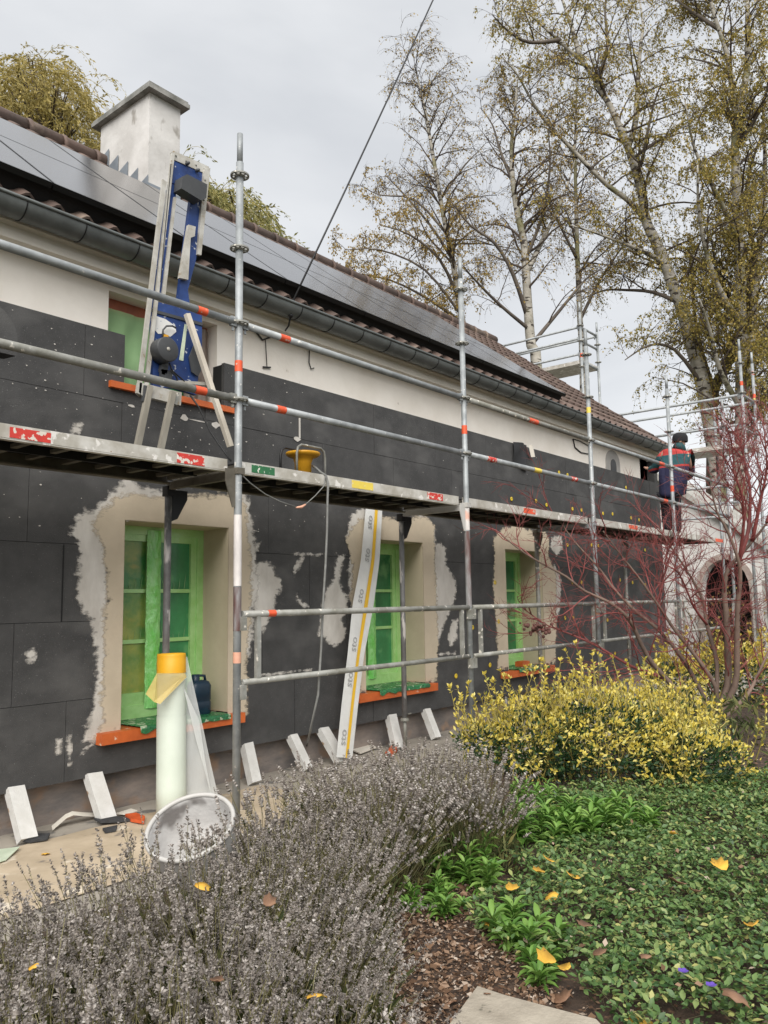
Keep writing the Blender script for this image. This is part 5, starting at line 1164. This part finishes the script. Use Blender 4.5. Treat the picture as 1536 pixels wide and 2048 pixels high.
for i, (pts, dd, r0) in enumerate(ML):
    A = axis(c7(pts), MD-.1, dd)
    if pts[0][1] >= 1040: A = [mbase+V(rr.uniform(-.06, .06), rr.uniform(-.06, .06), -.02), *A]
    A = smooth(A); n = len(A); mb.tube(A, [max(.006, r0*(1-.85*k/(n-1))) for k in range(n)], 7, 0 if r0 > .027 else 1)
    for k in range(16 if r0 > .018 else 11):
        u = .2+.8*(k+rr.random())/(16 if r0 > .018 else 11); p, d = at(A, min(u, .99))
        B = grow(mb, p, polar(d, rr.uniform(.4, .9), rr)+V(0, 0, .12), rr.uniform(.35, .85)*(1.25-.5*u), .0075, 5, rr, .16, -.04, None, 4, 1)
        for j in range(5):
            p2, d2 = at(B, .2+.8*(j+rr.random())/5*.99); B2 = grow(mb, p2, polar(d2, rr.uniform(.4, .8), rr), rr.uniform(.16, .36), .0034, 4, rr, .18, -.03, None, 3, 1)
            for m in range(4): p3, d3 = at(B2, .25+.74*(m+rr.random())/4); grow(mb, p3, polar(d3, rr.uniform(.35, .8), rr), rr.uniform(.06, .17), .0026, 2, rr, .15, 0, None, 3, 1)
part('stems', mb, ['mapletrunk', 'mapletwig'], mp_)
b = MB(); cc = dep(1075, 1254, MD-.9)
for i in range(40): q = cc+rdir(rr)*V(.06, .06, .03); b.ball(q, rr.uniform(.012, .022), 5)
part('seed_cluster', b, 'redfruit', mp_)

# ---- yellow variegated euonymus
def shrub(label, blobs, seed, nleaf, shoots, ls, group=None, greenlow=.5):
    rr = random.Random(seed); R3 = np.random.default_rng(seed)
    cs = [(dep(x, y, D), rw, rh, rd) for x, y, D, rw, rh, rd in blobs]; base = cs[0][0].copy(); base[2] = GZ
    t = thing('variegated_shrub', label, 'shrub', base, group); FH = unit(V(FW[0], FW[1], 0)); mb = MB(); nb = NB()
    tot = sum(c[1]*c[2] for c in cs)
    for c, rw, rh, rd in cs:
        n = int(nleaf*rw*rh/tot); d = R3.normal(size=(n, 3)); d[:, 2] = d[:, 2]*.9+.15; d /= np.linalg.norm(d, axis=1, keepdims=True)
        bump = np.array([.84+.30*mnoise.noise(Vector(tuple(q*2.6)))+.26*mnoise.noise(Vector(tuple(q*6+seed))) for q in d]); rad = bump*(1-.42*R3.random(n)**1.8)
        P = c+(d[:, :1]*RT*rw+d[:, 1:2]*FH*rd)*rad[:, None]+np.stack([0*rad, 0*rad, d[:, 2]*rh*rad], 1)
        tip = d+R3.normal(size=(n, 3))*.55+V(0, 0, .35); nr = d+V(0, 0, .5)+R3.normal(size=(n, 3))*.5
        clump = np.array([mnoise.noise(Vector(tuple(q*4.2))) for q in P])
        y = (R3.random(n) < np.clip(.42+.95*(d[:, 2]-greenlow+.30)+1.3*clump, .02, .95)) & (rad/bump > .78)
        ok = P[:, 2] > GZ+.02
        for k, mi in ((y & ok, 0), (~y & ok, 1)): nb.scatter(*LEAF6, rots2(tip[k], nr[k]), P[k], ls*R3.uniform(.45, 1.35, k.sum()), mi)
        for k in range(int(60*rw)):
            q = c+RT*rw*.7*rr.uniform(-1, 1)+FH*rd*.6*rr.uniform(-1, 1); q[2] = GZ; grow(mb, q, V(rr.uniform(-.4, .4), rr.uniform(-.4, .4), 1), rh*1.5, .006, 4, rr, .15, 0, None, 3)
    LP = []; LD = []; LN = []
    for (x0, y0, x1, y1, D) in shoots:
        a = dep(x0, y0, D); e = dep(x1, y1, D+rr.uniform(-.15, .15)); m_ = (a+e)/2+RT*rr.uniform(-.04, .04); S_ = smooth([a, m_, e], 4); mb.tube(S_, [.0045*(1-.6*i/8) for i in range(9)], 4, 0, False)
        for k in range(int(18*np.linalg.norm(e-a)/.35)):
            u = .25+.74*rr.random(); p, d = at(S_, u); LP.append(p); LD.append(polar(d, rr.uniform(.6, 1.1), rr)); LN.append(d+rdir(rr)*.4)
        for k in range(5): p, d = at(S_, .97); LP.append(p); LD.append(polar(d, rr.uniform(.3, .9), rr)); LN.append(rdir(rr))
    if LP: nb.scatter(*LEAF6, rots2(np.array(LD), np.array(LN)), np.array(LP), ls*R3.uniform(.7, 1.15, len(LP)), 0)
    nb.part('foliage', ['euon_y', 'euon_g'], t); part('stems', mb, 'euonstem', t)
rr = random.Random(77)
sh = [(1175, 1400, 1150, 1285, 5.9), (1230, 1400, 1190, 1300, 6.0), (1255, 1390, 1253, 1322, 6.), (1190, 1420, 1130, 1300, 6.1), (1335, 1420, 1345, 1345, 5.8), (1385, 1440, 1398, 1362, 5.8), (1075, 1440, 1060, 1330, 6.2), (1040, 1450, 1000, 1340, 6.2), (1110, 1420, 1085, 1320, 6.0), (940, 1470, 915, 1375, 6.1), (985, 1460, 960, 1390, 6.2), (1420, 1460, 1435, 1410, 5.6), (1512, 1520, 1530, 1395, 5.2), (1500, 1510, 1520, 1440, 5.3), (1290, 1400, 1285, 1350, 6.), (1030, 1460, 1040, 1375, 6)]
for i in range(120):
    x = rr.uniform(920, 1440); yt = np.interp(x, [880, 1000, 1150, 1300, 1430], [1455, 1400, 1370, 1380, 1440]); sh.append((x, yt+40, x+rr.uniform(-30, 30), yt-rr.uniform(0, 1)**2*85+10, rr.uniform(5.6, 6.4)))
for i in range(60):
    x = rr.uniform(1020, 1500); y = rr.uniform(1450, 1570); sh.append((x, y, x+rr.uniform(-14, 14), y+rr.uniform(-25, 12), rr.uniform(5.2, 5.5)))
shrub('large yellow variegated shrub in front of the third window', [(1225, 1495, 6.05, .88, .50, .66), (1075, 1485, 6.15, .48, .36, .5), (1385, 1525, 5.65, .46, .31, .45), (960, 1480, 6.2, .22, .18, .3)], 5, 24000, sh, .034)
sh2 = []
for i in range(40):
    x = rr.uniform(1310, 1550); y = rr.uniform(1290, 1330); sh2.append((x, y+40, x+rr.uniform(-15, 15), y-rr.uniform(0, 45), 9.6))
shrub('yellow leaved shrub behind the maple stems, near the annex', [(1480, 1350, 9.9, .62, .42, .5), (1350, 1365, 9.6, .45, .34, .4)], 6, 4200, sh2, .055, None, .1)
b = NB(); R3 = np.random.default_rng(8); n = 1500; c = onZ(1345, 1500, GZ); c = dep(1350, 1450, 7.6); c[2] = GZ
P = c+R3.normal(size=(n, 3))*V(.55, .45, 0)+np.stack([0*R3.random(n), 0*R3.random(n), R3.random(n)**1.5*.38], 1); b.scatter(LEAF4[0]*V(1, .35, 1), LEAF4[1], rots2(R3.normal(size=(n, 3))+V(0, 0, .9), R3.normal(size=(n, 3))), P, .12*R3.uniform(.5, 1.2, n)); b.solo('grass_tuft', ['lavleaf'], 'olive tuft of long grass at the foot of the maple', 'grass tuft')

# ---- dried lavender
def spike_tpl(nw, seed):
    R3 = np.random.default_rng(seed); vs = []; fs = []
    for k in range(nw):
        z = k/(nw-.3)*.95; gap = .16 if k == 1 and nw > 4 else 0; r = (.175-.06*k/nw)*R3.uniform(.75, 1.25); o = len(vs); h = .17
        z -= gap*.5 if k == 0 else 0
        vs.append((0, 0, z-h*.5))
        for j in range(5): t = 2*math.pi*j/5+k*.6; q = r*R3.uniform(.55, 1.45); vs.append((q*math.cos(t), q*math.sin(t), z+R3.uniform(-.06, .08)))
        vs.append((0, 0, z+h*.6))
        for j in range(5): a, c = o+1+j, o+1+(j+1) % 5; fs += [(o, c, a), (o+6, a, c)]
    return np.array(vs, float), np.array(fs)
def spike_fine(seed):
    R3 = np.random.default_rng(seed); vs = []; fs = []; nw = 6; z = 0
    for k in range(nw):
        z = k/nw*.92-(.22 if k == 0 and seed % 2 else 0); r = (.125-.045*k/nw)*R3.uniform(.8, 1.25)
        for j in range(7):
            a = R3.uniform(0, 6.28); el = R3.uniform(.1, 1.1); d = np.array([math.cos(a)*math.cos(el), math.sin(a)*math.cos(el), math.sin(el)]); sd_ = np.array([-math.sin(a), math.cos(a), 0.]); L = r*R3.uniform(.75, 1.35); b0 = np.array([0, 0, z+R3.uniform(-.05, .05)])+d*.02
            up_ = np.cross(d, sd_); o = len(vs); w_ = L*.36
            vs += [b0, b0+d*L*.55+sd_*w_+up_*.02, b0+d*L, b0+d*L*.55-sd_*w_+up_*.02, b0+d*L*.55+up_*w_*.8]; fs += [(o, o+1, o+4), (o+1, o+2, o+4), (o+2, o+3, o+4), (o+3, o, o+4)]
    return np.array(vs, float), np.array(fs)
SPF = [spike_fine(i) for i in range(6)]
SPK = [spike_tpl(n, i) for i, n in enumerate((5, 6, 7, 5))]
STEM = (np.array([[.5, 0, 0], [-.25, .43, 0], [-.25, -.43, 0], [.4, 0, 1], [-.2, .35, 1], [-.2, -.35, 1]]), np.array([[0, 1, 4, 3], [1, 2, 5, 4], [2, 0, 3, 5]]))
def lavender(label, xy, n, h, spread, seed, lean=(0, 0), base_r=.16, spk=.052, leafy=900):
    R3 = np.random.default_rng(seed); base = V(xy[0], xy[1], GZ); t = thing('lavender_bush', label, 'lavender', base, 'dried lavender bushes along the paving')
    az_ = R3.uniform(0, 2*np.pi, n); rad = np.sqrt(R3.random(n)); s0 = np.stack([np.cos(az_)*rad*base_r, np.sin(az_)*rad*base_r, R3.uniform(.0, .12, n)], 1)+base
    out = rad*spread*R3.uniform(.75, 1.25, n); L = h*R3.uniform(.50, 1.12, n)*(1-.12*rad)
    d = np.stack([np.cos(az_)*out+lean[0], np.sin(az_)*out+lean[1], np.ones(n)], 1)+R3.normal(size=(n, 3))*.15; d /= np.linalg.norm(d, axis=1, keepdims=True)
    mid = s0+d*(L*.6)[:, None]; d2 = d+R3.normal(size=(n, 3))*.20+np.stack([np.cos(az_)*.1, np.sin(az_)*.1, 0*az_], 1); d2 /= np.linalg.norm(d2, axis=1, keepdims=True); tip = mid+d2*(L*.4)[:, None]
    nb = NB()
    for a, dd, le, r0 in ((s0, d, L*.6, .0030), (mid, d2, L*.4, .0022)):
        S_ = np.stack([np.full(n, r0), np.full(n, r0), le], 1); nb.scatter(*STEM, rots(dd), a, S_, 1)
    SP_ = SPF if leafy == 900 else SPK; nk = len(SP_)
    for k in range(nk):
        i = np.arange(n) % nk == k; m = i.sum(); sc_ = spk*R3.uniform(.55, 1.35, m)*(1.1 if nk == 6 else 1); nb.scatter(*SP_[k], rots(d2[i]+R3.normal(size=(m, 3))*.07), tip[i]-d2[i]*.02, sc_, 0)
    # second whorl lower on some stems
    i = R3.random(n) < .35; m = i.sum(); nb.scatter(*spike_tpl(2, 9), rots(d2[i]), tip[i]-d2[i]*(.045+.03*R3.random(m))[:, None], np.full(m, .03), 0)
    m = leafy*2; a2 = R3.uniform(0, 2*np.pi, m); r2 = np.sqrt(R3.random(m))*(base_r+spread*h*.55); z2 = R3.random(m)**1.2*h*.62
    P = base+np.stack([np.cos(a2)*r2, np.sin(a2)*r2, z2], 1); nb.scatter(LEAF4[0]*V(1, .26, 1), LEAF4[1], rots2(np.stack([np.cos(a2)*.4, np.sin(a2)*.4, np.ones(m)], 1)+R3.normal(size=(m, 3))*.5, R3.normal(size=(m, 3))), P, .055*R3.uniform(.6, 1.5, m), 2)
    nb.part('stems', ['lavspike', 'lavstem', 'lavleaf'], t)
def at_top(x, y, z): p = onZ(x, y, z); return (p[0], p[1])
LV = [('nearest lavender bush filling the bottom left corner', (50, 2030), -1.74, 350, .48, .62, (-.22, .05)),
      ('nearest lavender bush at the bottom centre left', (300, 2075), -1.72, 370, .48, .6, (-.14, 0)),
      ('nearest lavender bush at the bottom beside the stone slab', (580, 2070), -1.76, 400, .42, .6, (.0, -.0)),
      ('lavender bush at the left edge, in front of the bare paving', (60, 1890), -1.74, 340, .44, .65, (-.25, .05)),
      ('lavender bush leaning left over the edge of the cardboard', (240, 1800), -1.70, 400, .50, .7, (-.38, .12)),
      ('lavender bush in front of the bucket', (420, 1880), -1.72, 400, .47, .6, (-.18, 0)),
      ('greyest lavender bush next to the bare mulch', (610, 1870), -1.82, 520, .34, .75, (.05, -.0)),
      ('lavender bush right of the bucket', (530, 1750), -1.71, 370, .47, .6, (-.1, .05)),
      ('small lavender bush hiding the foot of the bucket', (400, 1742), -1.65, 210, .56, .42, (-.06, 0)),
      ('lavender bush between the bucket and the mulch path', (640, 1690), -1.74, 430, .42, .65, (.05, 0)),
      ('tall thin lavender bush behind the bucket', (560, 1610), -1.70, 360, .46, .7, (-.1, .05)),
      ('dark lavender bush beyond the mulch path', (745, 1590), -1.70, 520, .48, .6, (0, 0)),
      ('dark lavender bush touching the yellow shrub', (920, 1560), -1.70, 520, .48, .5, (0, 0)),
      ('farthest lavender bush under the second window', (840, 1505), -1.66, 400, .46, .6, (0, .05)),
      ('small lavender bush by the near scaffold pole foot', (680, 1540), -1.72, 360, .42, .7, (-.1, 0))]
for i, (lb, q, z, n, h, sp, ln) in enumerate(LV):
    lavender(lb, at_top(*q, z), n, h, sp, 100+i, ln, .16, .066 if i < 10 else .052, 900 if i < 10 else 700)

# ---- periwinkle ground cover, mulch chips
def inpoly(P, poly):
    ins = np.zeros(len(P), bool)
    for i in range(len(poly)):
        a, c = poly[i], poly[(i+1) % len(poly)]; cond = (a[1] > P[:, 1]) != (c[1] > P[:, 1])
        ins ^= cond & (P[:, 0] < a[0]+(P[:, 1]-a[1])*(c[0]-a[0])/((c[1]-a[1]) or 1e-9))
    return ins
def gpoly(pxs): return [onZ(x, y, GZ)[:2] for x, y in pxs]
def fill(poly, n, R3):
    A = np.array(poly); P = R3.uniform(A.min(0), A.max(0), (n*4, 2)); P = P[inpoly(P, poly)]; return P[:n]
R3 = np.random.default_rng(50)
vp = gpoly([(900, 1765), (1040, 1640), (1090, 1600), (1300, 1590), (1420, 1570), (1560, 1570), (1900, 1600), (2100, 2300), (1300, 2300), (1195, 2052), (1110, 2000), (1040, 1950), (965, 1915), (925, 1850)])
P2 = fill(vp, 62000, R3)
dn = np.array([mnoise.noise(Vector((p[0]*2.3, p[1]*2.3, 4)))+.6*mnoise.noise(Vector((p[0]*6, p[1]*6, 1))) for p in P2]); P2 = P2[(dn > -.56+.3*R3.random(len(P2)))]
for cx_, cy_, cr_ in [(955, 1775, .25), (1055, 1700, .23), (1150, 1685, .2), (1245, 1680, .2), (872, 1828, .2), (1040, 1902, .16), (1085, 1968, .09), (985, 1851, .09)]:
    cc_ = onZ(cx_, cy_, GZ); P2 = P2[((P2-cc_[:2])**2).sum(1) > (cr_*(.8+.3*R3.random(len(P2))))**2]
n = len(P2)
hh = np.array([.075+.05*mnoise.noise(Vector((p[0]*2.1, p[1]*2.1, 0)))+.035*mnoise.noise(Vector((p[0]*7, p[1]*7, 0))) for p in P2])
Pz = np.stack([P2[:, 0], P2[:, 1], GZ+.02+np.clip(hh*1.15, .015, .22)*(1-.75*R3.random(n)**2)], 1)
nb = NB(); a_ = R3.uniform(0, 2*np.pi, n); tip = np.stack([np.cos(a_), np.sin(a_), R3.normal(.25, .4, n)], 1); nr = R3.normal(size=(n, 3))*.4+V(0, 0, 1)
nb.scatter(LEAF6[0]*V(1, 1.15, 1), LEAF6[1], rots2(tip, nr), Pz, .0265*R3.uniform(.4, 1.5, n), 0)
m = 1500; k = R3.integers(0, n, m); a2 = R3.uniform(0, 2*np.pi, m); nb.scatter(*STEM, rots(np.stack([np.cos(a2), np.sin(a2), R3.uniform(.0, .7, m)], 1)), Pz[k]-V(0, 0, .02), np.stack([np.full(m, .0016), np.full(m, .0016), R3.uniform(.05, .14, m)], 1), 1)
m = 900; k = R3.integers(0, n, m); nb.scatter(LEAF4[0], LEAF4[1], rots2(R3.normal(size=(m, 3))*V(1, 1, .5), R3.normal(size=(m, 3))*.5+V(0, 0, 1)), Pz[k]+V(0, 0, .008), .022*R3.uniform(.4, 1.6, m), 2)
nb.solo('ground_cover', ['vinca', 'vincastem', 'mulch'], 'low green periwinkle ground cover across the bed', 'ground cover', 'stuff')
mpoly = gpoly([(600, 1800), (760, 1660), (1000, 1610), (1100, 1600), (1340, 1610), (1420, 1520), (1700, 1440), (1900, 1700), (1500, 2300), (760, 2300)])
P2 = np.concatenate([fill(mpoly, 9000, R3), fill(gpoly([(690, 1660), (900, 1620), (1000, 1720), (960, 1860), (1130, 2010), (1060, 2100), (800, 2100), (720, 1900)]), 15000, R3)]); n = len(P2); nb = NB()
Pz = np.array([[p[0], p[1], bedz(p[0], p[1])+.004+.012*R3.random()] for p in P2]); a_ = R3.uniform(0, 2*np.pi, n)
S_ = np.stack([np.full(n, .4), R3.uniform(.25, 1.3, n), np.ones(n)], 1)*(.009+.030*R3.random(n)**3)[:, None]
nb.scatter(LEAF4[0], LEAF4[1], rots2(np.stack([np.cos(a_), np.sin(a_), R3.normal(0, .25, n)], 1), V(0, 0, 1)+R3.normal(size=(n, 3))*.55), Pz, S_, 0)
nb.solo('mulch', ['mulch'], 'brown bark mulch and leaf litter on the bed', 'mulch', 'stuff')

# ---- bright green leafy clumps
def clump(label, x, y, r, h, ns, ll, seed):
    rr = random.Random(seed); c = onZ(x, y, GZ); t = thing('leafy_plant', label, 'plant', c, 'bright green leafy plants in the bed'); mb = MB(); LP = []; LD = []; LN = []; LS = []
    for s_ in range(ns):
        a = rr.uniform(0, 6.28); q = math.sqrt(rr.random()); p = c+V(math.cos(a)*q*r*.55, math.sin(a)*q*r*.55, 0); S_ = grow(mb, p, V(math.cos(a)*q*.7, math.sin(a)*q*.7, 1), h*rr.uniform(.65, 1.05)*(1-.25*q), .004, 5, rr, .08, 0, None, 4)
        nl = int(20+8*rr.random())
        for k in range(nl):
            u = .15+.84*(k/nl); pp, d = at(S_, u); az_ = k*2.4+rr.random(); el = .15+.95*(u-.3) if u > .3 else .1
            dd = V(math.cos(az_)*math.cos(el), math.sin(az_)*math.cos(el), math.sin(el)); LP.append(pp); LD.append(dd); LN.append(V(-math.cos(az_)*math.sin(el), -math.sin(az_)*math.sin(el), math.cos(el))+rdir(rr)*.15); LS.append(ll*rr.uniform(.7, 1.15)*(1.0-.45*max(0, u-.6)))
    nb = NB(); nb.scatter(LEAFL[0]*V(2.2, 1.3, 1), LEAFL[1], rots2(np.array(LD), np.array(LN)), np.array(LP), np.array(LS), 0); nb.part('foliage', ['phlox'], t); part('stems', mb, 'phlox', t)
clump('bright green plant right of the mulch path, beside the white tag', 955, 1775, .25, .27, 17, .085, 1)
clump('bright green plant directly behind the white tag', 1055, 1700, .24, .27, 15, .085, 2)
clump('left dark tipped green plant below the yellow shrub', 1150, 1685, .22, .27, 11, .10, 3)
clump('right dark tipped green plant below the yellow shrub', 1245, 1680, .22, .27, 11, .10, 4)
clump('low broad leaved green plant at the mulch edge', 872, 1828, .19, .15, 10, .075, 5)
clump('bright green plant next to a large yellow leaf', 1040, 1902, .17, .20, 8, .095, 6)
clump('smallest green plant near the stone slab', 1085, 1968, .08, .12, 3, .08, 7)
clump('green plant half hidden between lavender and yellow shrub', 1065, 1625, .20, .24, 11, .07, 8)

# ---- fallen leaves and small bits
def leaf(label, x, y, z, size, m, seed, group='fallen leaves on the bed', zabs=None):
    rr = random.Random(seed); z = z+.045 if .085 < z < .2 else z; c = onZ(x, y, GZ+z); a = rr.uniform(0, 6.28); ax = V(math.cos(a), math.sin(a), rr.uniform(-.1, .4)); ay = V(-math.sin(a), math.cos(a), rr.uniform(-.5, .5)); cu = rr.uniform(.25, .75)*rr.choice([1, 1, -.6])
    o = [(0, 0), (.12, .30), (.30, .46), (.50, .44), (.68, .52), (.78, .26), (1, .02), (.80, -.22), (.70, -.48), (.46, -.42), (.28, -.50), (.10, -.28)]
    b = MB(); vs = [c+size*(ax*(u-.5)+ay*w_+V(0, 0, cu*(w_*w_*2+(u-.5)**2*1.2)+rr.uniform(-.03, .03))) for u, w_ in o]+[c+size*V(0, 0, -.02)]
    vs += [v-V(0, 0, .002) for v in vs]; n = len(o); N1 = n+1
    b.add(vs, [(i, (i+1) % n, n) for i in range(n)]+[(N1+(i+1) % n, N1+i, N1+n) for i in range(n)]+[(i, N1+i, N1+(i+1) % n, (i+1) % n) for i in range(n)], 0, True)
    solo('fallen_leaf', b, m, label, 'leaf', group)
Y_, B_ = 'leafyellow', 'leafbrown'
for i, (lb, x, y, z, s_, m) in enumerate([
  ('yellow leaf between the two tallest green plants and the periwinkle', 1098, 1721, .10, .06, Y_), ('yellow leaf in front of the plant behind the white tag', 1077, 1744, .10, .07, Y_), ('folded yellow leaf right of the mulch path plant', 1025, 1778, .09, .07, Y_),
  ('upright yellow leaf alone on the periwinkle, centre', 1103, 1788, .11, .065, Y_), ('orange yellow leaf lying flat below the dark tipped plants', 1147, 1755, .10, .065, Y_), ('large yellow leaf left of the small bright plant', 982, 1851, .05, .10, Y_),
  ('yellow leaf just above the smallest green plant', 1092, 1924, .11, .08, Y_), ('yellow leaf right of the smallest green plant', 1130, 1938, .07, .055, Y_), ('large yellow leaf far right on the periwinkle', 1438, 1734, .12, .09, Y_),
  ('slim yellow leaf at the right edge of the periwinkle', 1503, 1853, .11, .06, Y_), ('yellow leaf at the bottom edge right of the slab', 1285, 2043, .06, .10, Y_), ('yellow leaf under the right end of the yellow shrub', 1346, 1668, .09, .05, Y_),
  ('brown leaf with a dark neighbour on the periwinkle', 1356, 1766, .10, .08, B_), ('pale brown leaf right of the dark brown one', 1392, 1785, .10, .06, B_), ('tan leaf on bare soil, left of a similar one at the right edge', 1488, 1613, .03, .07, B_), ('tan leaf on bare soil at the right edge', 1526, 1608, .03, .07, B_),
  ('brown leaf lying against the stone slab', 1126, 1996, .03, .07, B_), ('brown leaf on the mulch below the low broad leaved plant', 836, 1836, .02, .065, B_), ('brown leaf on the mulch left of the large yellow leaf', 948, 1838, .02, .08, B_), ('brown leaf beside the mulch path plant', 927, 1772, .03, .07, B_),
  ('curled brown leaf in the middle of the periwinkle', 1169, 1852, .10, .07, B_), ('small brown leaf low on the periwinkle', 1290, 1909, .10, .05, B_), ('brown leaf near the lower middle of the periwinkle', 1200, 1906, .09, .06, B_), ('small brown leaf on the slab corner', 975, 1985, .06, .03, B_), ('brown leaf on the mulch left of the slab', 899, 2002, .02, .055, B_), ('large brown leaf at the lower right corner', 1470, 1985, .10, .09, B_),
  ('yellow leaf caught in the lavender by the bucket', 405, 1768, .52, .055, Y_), ('yellow leaf caught in the lavender at the left edge', 72, 1926, .50, .04, Y_), ('yellow leaf caught in the lavender at the bottom', 632, 1985, .45, .055, Y_), ('dark brown leaf caught in the lavender', 434, 1962, .50, .04, B_), ('tan leaf standing in the grey lavender', 540, 1805, .48, .05, B_),
  ('yellow leaf on the cardboard sheet', 92, 1705, .025, .055, Y_)]): leaf(lb, x, y, z, s_*.88, m, 300+i)
b = MB(); c = onZ(984, 1652, GZ+.20); b.obox(c-V(.03, .0, .0), RT*.07+V(0, 0, .01), V(.03, .03, .008), V(0, 0, .003)); b.beam(c+V(.0, .01, 0), c+V(.0, .01, -.19), .004, .004); solo('plant_tag', b, 'bucket_rim', 'white plastic plant tag between the green plants', 'plant tag')
for lb, x, y in (('violet periwinkle flower right of the other one', 1422, 1971), ('violet periwinkle flower, the left and larger bloom', 1366, 1943)):
    b = MB(); c = onZ(x, y, GZ+.16)
    for k in range(5):
        a = k*1.257; d = V(math.cos(a), math.sin(a), .25); e = V(-math.sin(a), math.cos(a), 0); b.prism([c, c+d*.012+e*.008, c+d*.018, c+d*.012-e*.008], V(0, 0, .001))
    solo('flower', b, 'violet', lb, 'flower', 'periwinkle flowers')

# ---- dry climber in the annex archway
rr = random.Random(91); vb0 = V(AX-.25, 1.2, GZ); cv = thing('climbing_shrub', 'brown tangled climber in the archway of the annex', 'climber', vb0); mb = MB(); LP = []
for k in range(70):
    p = V(AX-.2+rr.uniform(-.1, .5), rr.uniform(.75, 1.7), GZ); B = grow(mb, p, V(rr.uniform(-.2, .2), rr.uniform(-.4, .4), 1), rr.uniform(.7, 2.0), .012, 7, rr, .28, .05, None, 4)
    for j in range(5): p2, d2 = at(B, rr.uniform(.2, .98)); B2 = grow(mb, p2, polar(d2, rr.uniform(.4, 1.2), rr), rr.uniform(.2, .5), .006, 4, rr, .3, .2, None, 3); LP += [at(B2, rr.random()*.98)[0] for q in range(3)]
part('stems', mb, 'bark', cv); nb = NB(); leaves_nb(nb, LP, .06); nb.part('foliage', ['birchleaf'], cv)
